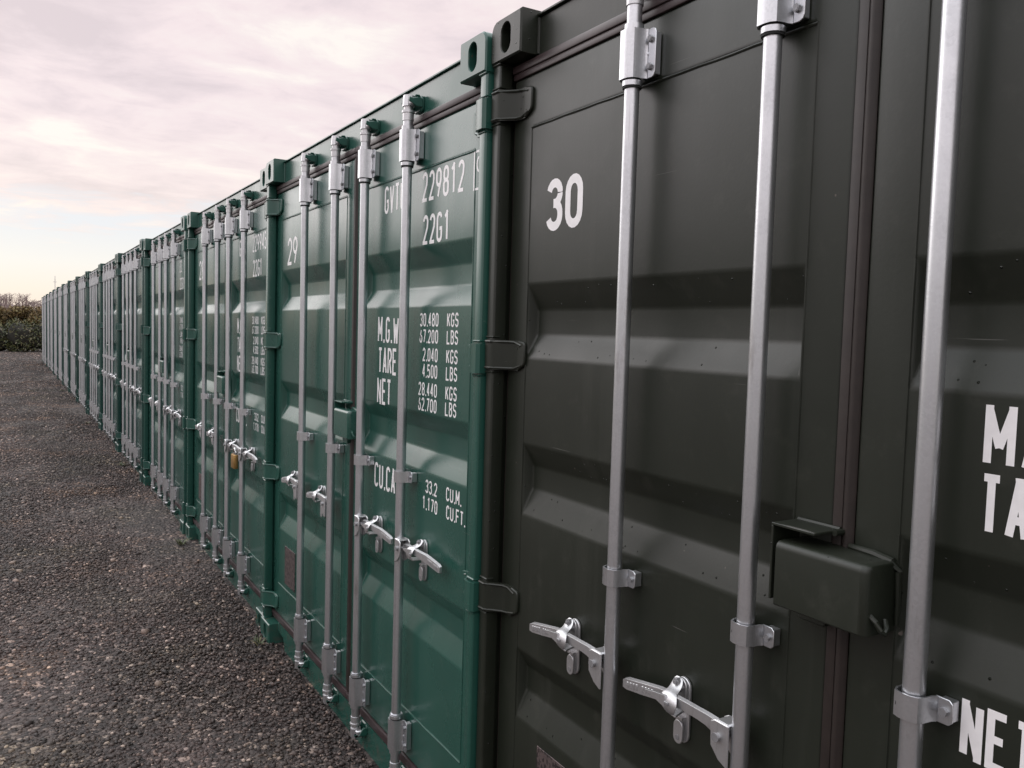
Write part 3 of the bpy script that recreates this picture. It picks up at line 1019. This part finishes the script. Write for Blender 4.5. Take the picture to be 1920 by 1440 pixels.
def build_container(loc, colr, M, recs, guide_top, clip_z, lever_z, box_z, left_text, right_text, rods, cen, box, extra_box=None):
    root = empty("shipping_container", loc)
    P = lambda mb, name, parent=root, mats=None, **k: mb.build(name, mats or M, parent, color=colr, **k)
    for side in (1, -1):
        P(mesh_post(side), "corner_post")
        for top in (True, False):
            P(mesh_casting(side, top), "corner_casting", mats=M_GREEN_CAST if M is M_GREEN else M, sharp=22)
        P(mesh_wall(CW - 0.012 if side > 0 else 0.012), "side_wall")
    P(mesh_roof(), "roof")
    back = MB()
    back.box(CL - 0.06, CL - 0.02, 0.01, CW - 0.01, 0.02, CH - 0.015)
    P(back, "end_wall")
    P(mesh_header(), "door_header")
    P(mesh_sill(), "door_sill")
    doors = {}
    for side in (1, -1):
        d = P(mesh_door(side, recs, cen), "door", sharp=40)
        doors[side] = d
        mesh_gasket(side, cen).build("gasket", [M_RUB, M_SEAL], d)
        for z in HINGE_Z:
            P(mesh_hinge(side, z), "hinge", d)
        tx = left_text if side > 0 else right_text
        if tx:
            letter_parts(tx, d)
            if side < 0 and extra_box:
                tm = MB()
                for st in extra_box:
                    stroke_ribbon(tm.bm, st, 0.007, 0.0546, lambda q, xx: (xx, q[0], q[1]))
                tm.build("lettering", M_WHITE, d)
    pl = MB()
    pl.box(0.0515, 0.0545, 1.985, 2.165, 0.372, 0.572, bev=0.0008)
    for uu in (1.993, 2.157):
        for zz in (0.380, 0.564):
            pl.cyl((0.0518, uu, zz), (0.0495, uu, zz), 0.004, n=8)
    pl.build("data_plate", M_PLATE, doors[1])
    P(mesh_lock_box(box_z, *box), "lock_box", doors[-1])
    P(mesh_lock_hood(box_z, box[1], box[2]), "lock_hood", doors[1])
    for i, u in enumerate(rods):
        bar = MB()
        bar.cyl((ROD_X, u, 0.150), (ROD_X, u, 2.452), ROD_R, n=28)
        bar = bar.build("locking_bar", M_ZINC, root)
        for up, zk in ((True, 2.505), (False, 0.097)):
            P(mesh_keeper(u, zk, up), "cam_keeper")
            mesh_cam(u, zk, up).build("cam", M_CAST, bar)
        ZM = [M_ZINC, M_BLACK, M_STEEL_DULL]
        mesh_guide(u, guide_top, guide_top + 0.108, True).build("bar_guide", ZM, bar)
        mesh_guide(u, 0.205, 0.318, False).build("bar_guide", ZM, bar)
        mesh_clip(u, clip_z).build("bar_clip", ZM, bar)
        s = 1 if i < 2 else -1
        for ob in (mesh_handle(u, lever_z, s).build("handle", [M_CAST, M_STEEL_DULL], bar), mesh_retainer(u, lever_z, s).build("handle_catch", [M_CAST, M_STEEL_DULL], doors[s])):
            bv = ob.modifiers.new("soft_edges", 'BEVEL')
            bv.width, bv.segments, bv.limit_method, bv.angle_limit = 0.0022, 2, 'ANGLE', math.radians(30)
    return root


M_STEEL_DULL = plain("dull_bolt_steel", (0.33, 0.33, 0.34), 0.5, 0.7, var=0.2)


def kids(o):
    return [c for c in COL.objects if c.parent == o]


def copy_tree(root, loc, colr, skip=()):
    r = root.copy()
    COL.objects.link(r)
    r.location = loc
    tree = {}
    for c in list(COL.objects):
        tree.setdefault(c.parent, []).append(c)

    def rec(src, dst):
        for ch in tree.get(src, []):
            nm = ch.name.split('.')[0]
            if nm in skip:
                continue
            c = ch.copy()
            COL.objects.link(c)
            c.parent = dst
            c.color = tuple(colr) + (1,)
            rec(ch, c)
    rec(root, r)
    return r


# ------------------------------------------------------------------ lettering layouts: text, u left, z base, height, letter width, pitch, stroke
def weights(mgw=1.7370):
    L = []
    rows = [("30.480", 'KGS'), ("67.200", 'LBS'), ("2.040", 'KGS'), ("4.500", 'LBS'), ("28.440", 'KGS'), ("62.700", 'LBS')]
    zs = [1.736, 1.679, 1.616, 1.560, 1.496, 1.443]
    for (a, b_), z in zip(rows, zs):
        wide = 0.0285 * (len(a) - 1) + 0.012
        L.append((a, 0.377 + wide, z, 0.047, 0.0225, 0.0285, 0.0062, 0.0546, 0.012))
        L.append((b_, 0.318, z, 0.047, 0.0235, 0.0292, 0.0062))
    return L


def right_text(reg):
    L = [("GVTU", 0.878, 2.160, 0.104, 0.040, 0.0506, 0.0115), (reg, 0.535, 2.165, 0.101, 0.0430, 0.0545, 0.0120), ("22G1", 0.523, 2.018, 0.101, 0.0430, 0.0545, 0.0120)]
    L += [("M.G.W.", 0.922, 1.671, 0.099, 0.040, 0.0490, 0.0115, 0.0546, 0.024), ("TARE", 0.914, 1.551, 0.101, 0.040, 0.0475, 0.0115), ("NET", 0.919, 1.432, 0.101, 0.040, 0.0490, 0.0115)]
    L += [("CU.CAP.", 0.931, 1.104, 0.097, 0.040, 0.0490, 0.0115, 0.0546, 0.022)]
    L += weights()
    L += [("33.2", 0.456, 1.162, 0.047, 0.0235, 0.0285, 0.0062, 0.0546, 0.012), ("1.170", 0.478, 1.102, 0.047, 0.0225, 0.0285, 0.0062, 0.0546, 0.012),
          ("CU.M.", 0.295, 1.164, 0.047, 0.0235, 0.0290, 0.0062, 0.0546, 0.012), ("CU.FT.", 0.291, 1.104, 0.047, 0.0235, 0.0290, 0.0062, 0.0546, 0.012)]
    return L


def check_box(d):
    u0, u1, z0, z1 = 0.155, 0.082, 2.160, 2.274
    sts = [[(u0, z0), (u0, z1), (u1, z1), (u1, z0), (u0, z0)]]
    for st in glyph(d, 0.036, 0.078):
        sts.append([(0.137 - q[0], 2.179 + q[1]) for q in st])
    return sts


# ------------------------------------------------------------------ the row of containers
DX = [0.0156, 0.0, 0.0168, 0.0052, -0.0070, -0.0097, -0.0126, -0.0308, -0.0462, -0.0665, -0.0799, -0.0934, -0.1080, -0.1152, -0.1396, -0.1435]
SY = [-2.4420, 0.0, 2.4615, 4.9442, 7.4119, 9.8797, 12.3476, 14.8155, 17.2834, 19.7513, 22.2193, 24.6874, 27.1556, 29.6237, 32.0920, 34.5601]
DZ = [0.0138, 0.0, -0.0070, -0.0113, 0.0020, 0.0063, 0.0070, 0.0162, 0.0256, 0.0358, 0.0389, 0.0367, 0.0306, 0.0227, 0.0150, 0.0086]
LOC = [(a, b, c) for a, b, c in zip(DX, SY, DZ)]

DARK = (0.0126, 0.0156, 0.0106)
GREEN = (0.0155, 0.0680, 0.0520)
GROUP = "shipping containers in a row with doors facing the yard"

HT = 0.0330
t30 = [("30", 2.205, 1.984, 0.138, 0.078, 0.0905, 0.0235)]
t30r = [("MAX", 0.985, 1.532, 0.092, 0.0410, 0.0500, 0.0120), ("TARE", 0.987, 1.430, 0.092, 0.0350, 0.0405, 0.0120), ("NET", 0.993, 1.084, 0.090, 0.0340, 0.0390, 0.0120)]
c30 = build_container(LOC[0], DARK, M_DARK, REC_DARK, 2.283, 1.152, 0.940, 1.240, t30, t30r, ROD_U, 1.221, (1.112, 1.296, -0.026))
tag(c30, "dark olive grey shipping container nearest the camera, painted 30 on its door", "container", GROUP)

t29 = [("29", 2.189, 2.036, 0.140, 0.078, 0.0950, 0.0165)]
c29 = build_container(LOC[1], GREEN, M_GREEN, REC_GREEN, 2.306, 1.203, 0.958, 1.270, t29, right_text("229812"), (1.758, 1.330, 0.980, 0.572), 1.192, (1.088, 1.262, -0.002), check_box('9'))
tag(c29, "green shipping container painted 29 and 229812, beside the dark one", "container", GROUP)

c28 = copy_tree(c29, LOC[2], (0.0155, 0.0670, 0.0520), skip=('lettering',))
tag(c28, "green shipping container painted 28 and 229945, with a brass padlock on its handle", "container", GROUP)
for d in kids(c28):
    if d.name.startswith('door.') or d.name == 'door':
        side = 1 if any(k.name.startswith('data_plate') for k in kids(d)) else -1
        if side > 0:
            letter_parts([("28", 2.205, 2.063, 0.146, 0.078, 0.0950, 0.0165)], d)
        else:
            letter_parts(right_text("229945"), d)
c27 = copy_tree(c29, LOC[3], (0.0155, 0.0660, 0.0525), skip=('lettering',))
tag(c27, "green shipping container fourth from the camera, just beyond the one painted 28", "container", GROUP)
for d in kids(c27):
    if d.name.startswith('door.') or d.name == 'door':
        if not any(k.name.startswith('data_plate') for k in kids(d)):
            letter_parts([ln for ln in right_text("22") if ln[0] not in ("GVTU", "M.G.W.", "TARE", "NET", "CU.CAP.")], d)

ORD = {4: "fifth", 5: "sixth", 6: "seventh", 7: "eighth", 8: "ninth", 9: "tenth", 10: "eleventh", 11: "twelfth", 12: "thirteenth", 13: "fourteenth", 14: "fifteenth", 15: "last"}
rc = random.Random(12)
for k in range(4, 16):
    g = rc.uniform(0.85, 1.15)
    colr = (0.0150 * g, 0.0570 * g, 0.0480 * g)
    sk = ['lettering', 'data_plate']
    if k > 6:
        sk += ['bar_clip', 'handle_catch']
    if k > 9:
        sk += ['lock_hood', 'hinge', 'handle', 'handle_catch', 'cam_keeper']
    c = copy_tree(c29, LOC[k], colr, skip=sk)
    if k < 15:
        tag(c, "green shipping container %s along the row, counting from the dark one" % ORD[k], "container", GROUP)
    else:
        tag(c, "green shipping container at the far end of the row, by the hedge", "container", GROUP)

# brass padlock on the handle of container 28
pb = empty("padlock", (DX[2] + 0.004, SY[2] + 0.715, 0.890))
tag(pb, "brass padlock hanging from the door handle of the container painted 28", "padlock")
m = MB()
m.box(-0.020, 0.008, -0.042, 0.042, -0.062, 0.026, bev=0.006, seg=2)
m.build("lock_body", M_BRASS, pb)
m = MB()
m.tube([(-0.006, 0.026, 0.024), (-0.006, 0.026, 0.040), (-0.006, 0.020, 0.055), (-0.006, 0.008, 0.063), (-0.006, -0.008, 0.063), (-0.006, -0.020, 0.055), (-0.006, -0.026, 0.040), (-0.006, -0.026, 0.024)], 0.006, 8)
m.build("shackle", M_STEEL, pb)

# ------------------------------------------------------------------ ground
def ground_material():
    m, t = material("gravel_ground")
    pos = t.n('ShaderNodeTexCoord').outputs['Object']
    big_ = t.noise(pos, 0.95, 4, 0.6)
    mid = t.noise(pos, 3.2, 4, 0.6)
    warp = t.n('ShaderNodeMapping', {'Vector': pos}).outputs[0]
    v1 = t.n('ShaderNodeTexVoronoi', {'Vector': warp, 'Scale': 52.0, 'Randomness': 1.0}, feature='F1')
    v2 = t.n('ShaderNodeTexVoronoi', {'Vector': warp, 'Scale': 34.0, 'Randomness': 1.0}, feature='F1')
    rnd = t.n('ShaderNodeSeparateColor', {0: v1.outputs['Color']}).outputs[0]
    rnd2 = t.n('ShaderNodeSeparateColor', {0: v2.outputs['Color']}).outputs[1]
    c = t.ramp(rnd, [(0.0, (0.014, 0.0115, 0.011)), (0.45, (0.036, 0.030, 0.029)), (0.8, (0.060, 0.051, 0.049)), (0.93, (0.10, 0.09, 0.085)), (0.985, (0.20, 0.18, 0.17)), (1.0, (0.30, 0.28, 0.26))])
    c = t.mix(t.math('MULTIPLY', t.math('GREATER_THAN', rnd2, 0.965), 0.8), c, (0.30, 0.27, 0.245))
    tint = t.ramp(big_, [(0.34, (0.80, 0.70, 0.54)), (0.45, (0.93, 0.80, 0.72)), (0.54, (1.02, 0.84, 0.78)), (0.64, (1.38, 1.02, 0.78))])
    c = t.mix(1.0, c, tint, 'MULTIPLY')
    trk = t.noise(t.n('ShaderNodeMapping', {'Vector': pos, 'Scale': (1.9, 0.16, 1)}).outputs[0], 1.0, 3, 0.5)
    c = t.mix(1.0, c, t.ramp(trk, [(0.36, 0.68), (0.5, 0.95), (0.66, 1.18)]), 'MULTIPLY')
    lum = t.ramp(mid, [(0.3, 0.80), (0.7, 1.25)])
    c = t.mix(1.0, c, lum, 'MULTIPLY')
    h = t.math('ADD', t.math('MULTIPLY', t.math('SUBTRACT', 1.0, v1.outputs['Distance']), 0.6), t.math('MULTIPLY', t.math('SUBTRACT', 1.0, v2.outputs['Distance']), 0.8))
    finish(t, **{'Base Color': c, 'Roughness': 0.75, 'Normal': bump(t, h, 1.0, 0.016)})
    return m


def build_ground():
    b = bmesh.new()
    xs = [-600, -200, -60, -25, -14] + [-10 + 0.5 * i for i in range(21)] + [3, 8, 30, 120, 600]
    ys = [-600, -150, -40, -15] + [-8 + 0.6 * i for i in range(96)] + [55, 80, 140, 300, 900]
    rr = random.Random(2)
    grid = []
    for y in ys:
        row = []
        for x in xs:
            z = 0.012
            if -10 < x < -0.2 and -8 < y < 50:
                z += 0.010 * math.sin(x * 1.7 + y * 0.31) * math.sin(y * 0.9 + 0.6 * x) + rr.uniform(-0.004, 0.004)
            if 6 < y < 50:
                z += 0.018 * math.sin((y - 6) / 44 * PI)
            row.append(b.verts.new((x, y, z)))
        grid.append(row)
    for j in range(len(ys) - 1):
        for i in range(len(xs) - 1):
            b.faces.new((grid[j][i], grid[j][i + 1], grid[j + 1][i + 1], grid[j + 1][i]))
    me = bpy.data.meshes.new("ground")
    b.to_mesh(me)
    b.free()
    me.materials.append(ground_material())
    me.polygons.foreach_set('use_smooth', [True] * len(me.polygons))
    o = bpy.data.objects.new("ground", me)
    COL.objects.link(o)
    tag(o, kind='structure')


build_ground()


def stones_material():
    m, t = material("gravel_stones")
    isl = t.n('ShaderNodeNewGeometry').outputs['Random Per Island']
    pos = t.n('ShaderNodeTexCoord').outputs['Object']
    c = t.ramp(isl, [(0.0, (0.013, 0.0098, 0.0088)), (0.30, (0.034, 0.0265, 0.0242)), (0.55, (0.060, 0.047, 0.043)), (0.72, (0.049, 0.042, 0.041)), (0.85, (0.100, 0.085, 0.080)), (0.93, (0.165, 0.138, 0.122)), (0.975, (0.29, 0.255, 0.228)), (1.0, (0.50, 0.46, 0.42))])
    big_ = t.noise(pos, 0.95, 4, 0.6)
    tint = t.ramp(big_, [(0.34, (0.80, 0.70, 0.54)), (0.45, (0.93, 0.80, 0.72)), (0.54, (1.02, 0.84, 0.78)), (0.64, (1.38, 1.02, 0.78))])
    c = t.mix(1.0, c, tint, 'MULTIPLY')
    trk = t.noise(t.n('ShaderNodeMapping', {'Vector': pos, 'Scale': (1.9, 0.16, 1)}).outputs[0], 1.0, 3, 0.5)
    c = t.mix(1.0, c, t.ramp(trk, [(0.36, 0.68), (0.5, 0.95), (0.66, 1.18)]), 'MULTIPLY')
    nz = t.noise(pos, 180.0, 3, 0.6)
    c = t.mix(1.0, c, t.ramp(nz, [(0.3, 0.8), (0.7, 1.2)]), 'MULTIPLY')
    finish(t, **{'Base Color': c, 'Roughness': 0.62, 'Normal': bump(t, nz, 0.5, 0.004)})
    return m


def build_gravel():
    rng = np.random.default_rng(5)
    bmx = bmesh.new()
    bmesh.ops.create_icosphere(bmx, subdivisions=1, radius=1.0)
    bmx.verts.ensure_lookup_table()
    V = np.array([v.co[:] for v in bmx.verts])
    F = np.array([[v.index for v in f.verts] for f in bmx.faces])
    bmx.free()
    # patches: (x0, x1, y0, y1, count, size low, size high)
    P = [(-2.8, 0.03, 0.2, 3.0, 24000, 0.0045, 0.0125), (-2.8, 0.03, 0.2, 4.0, 26000, 0.0030, 0.0060), (-2.8, 0.03, 3.0, 6.0, 24000, 0.0050, 0.0130), (-2.8, 0.03, 3.0, 6.0, 12000, 0.0035, 0.0060), (-2.9, 0.03, 6.0, 11.0, 34000, 0.0060, 0.0145), (-3.0, 0.02, 11.0, 20.0, 28000, 0.008, 0.017), (-3.4, 0.02, 18.0, 32.0, 18000, 0.010, 0.021), (-4.0, 0.0, 28.0, 46.5, 14000, 0.013, 0.027),
         (-2.6, 0.02, 0.4, 8.0, 420, 0.012, 0.025), (-3.0, 0.0, 8.0, 40.0, 420, 0.015, 0.034)]
    cs, sz = [], []
    for x0, x1, y0, y1, n, a, b_ in P:
        cs.append(np.stack([rng.uniform(x0, x1, n), rng.uniform(y0, y1, n), np.zeros(n)], 1))
        sz.append(a + (b_ - a) * rng.random(n) ** 2.0)
    C = np.concatenate(cs)
    s = np.concatenate(sz)
    n = len(C)
    z = 0.012 + 0.010 * np.sin(C[:, 0] * 1.7 + C[:, 1] * 0.31) * np.sin(C[:, 1] * 0.9 + 0.6 * C[:, 0]) + np.where(C[:, 1] > 6, 0.018 * np.sin((C[:, 1] - 6) / 44 * PI), 0)
    C[:, 2] = z + s * 0.25
    jit = 1 + rng.uniform(-0.36, 0.36, (n, len(V), 3))
    pts = V[None] * jit * (s[:, None, None]) * np.stack([rng.uniform(0.8, 1.35, n), rng.uniform(0.7, 1.1, n), rng.uniform(0.42, 0.75, n)], 1)[:, None, :]
    th = rng.uniform(0, 2 * PI, n)
    ti = rng.normal(0, 0.35, n)
    ct, st_, ci, si = np.cos(th), np.sin(th), np.cos(ti), np.sin(ti)
    y1_ = pts[..., 1] * ci[:, None] - pts[..., 2] * si[:, None]
    z1_ = pts[..., 1] * si[:, None] + pts[..., 2] * ci[:, None]
    X = pts[..., 0] * ct[:, None] - y1_ * st_[:, None]
    Y = pts[..., 0] * st_[:, None] + y1_ * ct[:, None]
    out = np.stack([X, Y, z1_], -1) + C[:, None, :]
    co = out.reshape(-1, 3).astype(np.float32)
    faces = (F[None] + (np.arange(n) * len(V))[:, None, None]).reshape(-1, 3).astype(np.int32)
    me = bpy.data.meshes.new("gravel")
    me.vertices.add(len(co))
    me.vertices.foreach_set('co', co.ravel())
    me.loops.add(faces.size)
    me.loops.foreach_set('vertex_index', faces.ravel())
    me.polygons.add(len(faces))
    me.polygons.foreach_set('loop_start', np.arange(0, faces.size, 3, dtype=np.int32))
    me.update(calc_edges=True)
    me.materials.append(stones_material())
    o = bpy.data.objects.new("gravel", me)
    COL.objects.link(o)
    tag(o, "loose dark grey and brown gravel covering the yard", "gravel", kind='stuff')


build_gravel()

# ------------------------------------------------------------------ vegetation
def leaf_material(name, stops, rough=0.6):
    m, t = material(name)
    isl = t.n('ShaderNodeNewGeometry').outputs['Random Per Island']
    c = t.ramp(isl, stops)
    finish(t, **{'Base Color': c, 'Roughness': rough})
    return m


def leaves(cent, radii, count, size, rng, mat, name, parent, z0, elong=1.6, core=0.72, fn=None):
    """many leaf quads spread through lumpy ellipsoids; cent/radii are arrays"""
    k = rng.integers(0, len(cent), count)
    d = rng.normal(size=(count, 3))
    d /= np.linalg.norm(d, axis=1, keepdims=True)
    rad = core + (1 - core) * rng.random(count) ** 0.6 + rng.normal(0, 0.07, count)
    p = cent[k] + d * radii[k] * rad[:, None]
    ok = p[:, 2] > z0
    p = p[ok]
    n = len(p)
    a = rng.normal(size=(n, 3))
    a /= np.linalg.norm(a, axis=1, keepdims=True)
    b_ = np.cross(a, rng.normal(size=(n, 3)))
    b_ /= np.linalg.norm(b_, axis=1, keepdims=True)
    sz = size * rng.uniform(0.6, 1.5, n)[:, None]
    q = np.stack([p - a * sz * elong, p + b_ * sz * 0.6, p + a * sz * elong, p - b_ * sz * 0.6], 1).reshape(-1, 3).astype(np.float32)
    me = bpy.data.meshes.new(name)
    me.vertices.add(len(q))
    me.vertices.foreach_set('co', q.ravel())
    me.loops.add(n * 4)
    me.loops.foreach_set('vertex_index', np.arange(n * 4, dtype=np.int32))
    me.polygons.add(n)
    me.polygons.foreach_set('loop_start', np.arange(0, n * 4, 4, dtype=np.int32))
    me.update(calc_edges=True)
    me.materials.append(mat)
    o = bpy.data.objects.new(name, me)
    COL.objects.link(o)
    o.parent = parent
    return o


L_BRAM = leaf_material("bramble_leaves", [(0.0, (0.022, 0.028, 0.012)), (0.35, (0.042, 0.054, 0.018)), (0.6, (0.076, 0.084, 0.026)), (0.8, (0.110, 0.100, 0.032)), (0.93, (0.15, 0.13, 0.065)), (1.0, (0.36, 0.34, 0.26))])
L_RUSS = leaf_material("russet_leaves", [(0.0, (0.055, 0.040, 0.020)), (0.35, (0.115, 0.076, 0.030)), (0.6, (0.18, 0.108, 0.040)), (0.8, (0.15, 0.125, 0.045)), (1.0, (0.24, 0.175, 0.06))])
L_OLIV = leaf_material("olive_leaves", [(0.0, (0.045, 0.045, 0.020)), (0.5, (0.10, 0.095, 0.040)), (1.0, (0.19, 0.155, 0.06))])
L_TWIG = leaf_material("hazed_bare_twigs", [(0.0, (0.17, 0.128, 0.125)), (0.6, (0.22, 0.165, 0.155)), (1.0, (0.28, 0.205, 0.18))], 0.8)  # twig tones lightened, distance haze is mixed into the colour
M_STEM = plain("brown_stems", (0.045, 0.034, 0.026), 0.8)
M_INNER = plain("painted_shade", (0.022, 0.020, 0.015), 0.9)  # near-black brown paints the shade between the hedge leaves


def core_mesh(cent, radii, f, name, parent, mat, z0=0.0):
    m = MB()
    for c, r in zip(cent, radii):
        b = bmesh.new()
        bmesh.ops.create_icosphere(b, subdivisions=2, radius=1.0)
        for v in b.verts:
            kk = f * (1 + 0.16 * math.sin(v.co.x * 5 + c[0] * 3) * math.sin(v.co.z * 6 + c[1]))
            v.co = Vector((c[0] + v.co.x * r[0] * kk, c[1] + v.co.y * r[1] * kk, max(z0, c[2] + v.co.z * r[2] * kk)))
        m._merge(b, 0)
    return m.build(name, mat, parent)


def stems(base, tips, r, name, parent):
    m = MB()
    for t_ in tips:
        mid = (Vector(base) + Vector(t_)) / 2 + Vector((random.uniform(-.15, .15), random.uniform(-.1, .1), 0.1))
        m.tube([base, mid, t_], [r, r * 0.6, r * 0.2], 5)
    return m.build(name, M_STEM, parent)


rng = np.random.default_rng(11)
# dark green bramble hedge closing the yard
hb = empty("hedge", (-3.0, 47.6, 0.0))
tag(hb, "dense dark green bramble hedge closing the far end of the yard", "hedge")
n = 60
cx = np.linspace(-15, 12, n) + rng.normal(0, 0.2, n)
cent = np.stack([cx + 3.0, rng.normal(0.6, 0.25, n), rng.uniform(0.55, 1.05, n)], 1)
radii = np.stack([rng.uniform(0.6, 0.95, n), rng.uniform(0.6, 0.9, n), rng.uniform(0.8, 1.15, n)], 1)
core_mesh(cent, radii, 0.74, "shade_core", hb, M_INNER, 0.0)  # solid dark core standing in for shaded gaps in the foliage
leaves(cent, radii, 46000, 0.045, rng, L_BRAM, "foliage", hb, 0.02)
# shrubs standing behind it, autumn coloured
spots = [(-7.6, 49.6, 2.5, 'r'), (-5.3, 49.3, 2.3, 'o'), (-3.6, 49.8, 2.6, 'r'), (-2.35, 49.4, 2.20, 'o'), (-1.15, 49.6, 2.50, 'r'), (-0.15, 49.3, 2.65, 'r'), (1.0, 49.7, 2.45, 'o'), (2.4, 49.5, 2.5, 'o'), (4.2, 49.8, 2.6, 'r')]
descr = {'r': "russet brown autumn shrub", 'o': "yellow olive shrub"}
place = ["at the far left of the hedge", "second behind the hedge from the far left", "third behind the hedge from the far left", "behind the hedge at the left picture edge", "behind the hedge just left of the container row", "behind the hedge next to the last container", "hidden behind the hedge and last container", "behind the hedge right of the container row", "behind the hedge farthest to the right"]
for (x, y, h, kd), pl_ in zip(spots, place):
    sh = empty("shrub", (x, y, 0))
    tag(sh, descr[kd] + " " + pl_, "shrub", "autumn shrubs behind the hedge")
    nn = 9
    cc = np.stack([rng.normal(0, 0.5, nn), rng.normal(0, 0.3, nn), rng.uniform(h * 0.45, h * 0.80, nn)], 1)
    ra = np.stack([rng.uniform(0.35, 0.6, nn), rng.uniform(0.35, 0.6, nn), rng.uniform(0.3, 0.5, nn)], 1)
    leaves(cc, ra, 5200, 0.040, rng, L_RUSS if kd == 'r' else L_OLIV, "foliage", sh, 0.1, core=0.15)
    stems((0, 0, 0), [tuple(c + np.array([0, 0, 0.5])) for c in cc], 0.03, "stem", sh)

# little weeds at the foot of the row
M_WEED = leaf_material("weed_blades", [(0.0, (0.035, 0.050, 0.018)), (0.6, (0.070, 0.085, 0.030)), (1.0, (0.15, 0.125, 0.055))])
rwd = random.Random(21)
for x, y, sc_, lab in ((-0.05, 2.30, 0.8, "tiny green weed in the gravel at the foot of the containers 29 and 28"), (-0.06, 4.62, 1.15, "low green weed tuft in the gravel below the door of container 28"),
                       (-0.07, 8.6, 1.2, "small weed in the gravel below the fifth container"), (-0.12, 13.2, 1.3, "green weed tuft in the gravel below the seventh container"), (-0.16, 20.3, 1.4, "weed tuft in the gravel far along the container row")):
    wm = MB()
    for i in range(26):
        a_ = rwd.uniform(0, 2 * PI)
        ln = sc_ * rwd.uniform(0.025, 0.075)
        bx_, by_ = rwd.uniform(-0.02, 0.02), rwd.uniform(-0.04, 0.04)
        dx_, dy_ = math.cos(a_), math.sin(a_)
        wd_ = 0.0035 * sc_
        pts_ = []
        for f in (0.0, 0.5, 1.0):
            cx_, cy_, cz_ = bx_ + dx_ * ln * f, by_ + dy_ * ln * f, 0.9 * ln * (f - 0.45 * f * f)
            ww = wd_ * (1.0 if f < 1 else 0.1)
            pts_.append(((cx_ - dy_ * ww, cy_ + dx_ * ww, cz_), (cx_ + dy_ * ww, cy_ - dx_ * ww, cz_)))
        vs = [[wm.bm.verts.new(q) for q in pr] for pr in pts_]
        for j in range(2):
            wm.bm.faces.new((vs[j][0], vs[j][1], vs[j + 1][1], vs[j + 1][0]))
    wo = wm.build("weed", M_WEED)
    wo.location = (x, y, 0.018)
    tag(wo, lab, "weed", "weeds along the container row")

# bare winter wood on the rise far behind: reads as one mass
wd = MB()
rw = random.Random(8)
for i in range(760):
    x = rw.uniform(-38, 40)
    y = rw.uniform(118, 150)
    hmax = 4.2 + 1.2 * math.exp(-((x + 2.2) / 4.5) ** 2) + 1.4 * math.exp(-((x + 16) / 8) ** 2) + 0.5 * math.sin(x * 0.7) - 0.9 * (1 if x > 0.7 else 0)
    h = hmax * rw.uniform(0.86, 0.98) + (y - 118) * 0.01
    wd.tube([(x, y, -0.5), (x + rw.uniform(-.2, .2), y, h * 0.55), (x + rw.uniform(-.4, .4), y, h)], [0.10, 0.06, 0.015], 4)
    for k in range(10):
        zz = h * rw.uniform(0.3, 0.92)
        aa = rw.uniform(0, 2 * PI)
        ll = rw.uniform(0.5, 1.3)
        wd.tube([(x, y, zz), (x + math.cos(aa) * ll, y + math.sin(aa) * ll, min(h * 1.02, zz + ll * 0.8))], [0.035, 0.01], 3)
o = wd.build("far_wood", L_TWIG)
tag(o, "hazy brownish mauve bare wood on the rise beyond the hedge", "wood", kind='stuff')
hl = bmesh.new()
nx, ny = 60, 8
gv = []
for j in range(ny + 1):
    row = []
    for i in range(nx + 1):
        x = -120 + 240 * i / nx
        y = 126 + 70 * j / ny
        z = -0.3 + (3.4 + 0.9 * math.exp(-((x + 3.5) / 5) ** 2) + 1.3 * math.exp(-((x + 18) / 9) ** 2)) * min(1.0, j / 3) + 0.12 * math.sin(i * 2.1 + j)
        row.append(hl.verts.new((x, y, z)))
    gv.append(row)
for j in range(ny):
    for i in range(nx):
        hl.faces.new((gv[j][i], gv[j][i + 1], gv[j + 1][i + 1], gv[j + 1][i]))
me = bpy.data.meshes.new("hill")
hl.to_mesh(me)
hl.free()
me.materials.append(plain("hazed_hill", (0.20, 0.15, 0.14), 0.9, var=0.3, scale=1.5))  # hill colour lightened to stand in for distance haze
ho = bpy.data.objects.new("hill", me)
COL.objects.link(ho)
tag(ho, kind='structure')

# thin mast beyond the row
m = MB()
m.tube([(0, 0, 0), (0, 0, 5.5), (0, 0, 8.6)], [0.10, 0.08, 0.05], 6)
m.box(-0.25, 0.25, -0.03, 0.03, 7.6, 7.68)
mo = m.build("mast", plain("hazed_mast_grey", (0.55, 0.54, 0.53), 0.6))  # pale tone paints in the haze that would veil a darker mast
mo.location = (4.7, 150, 0)
tag(mo, "thin pale mast on the horizon above the far containers", "mast")
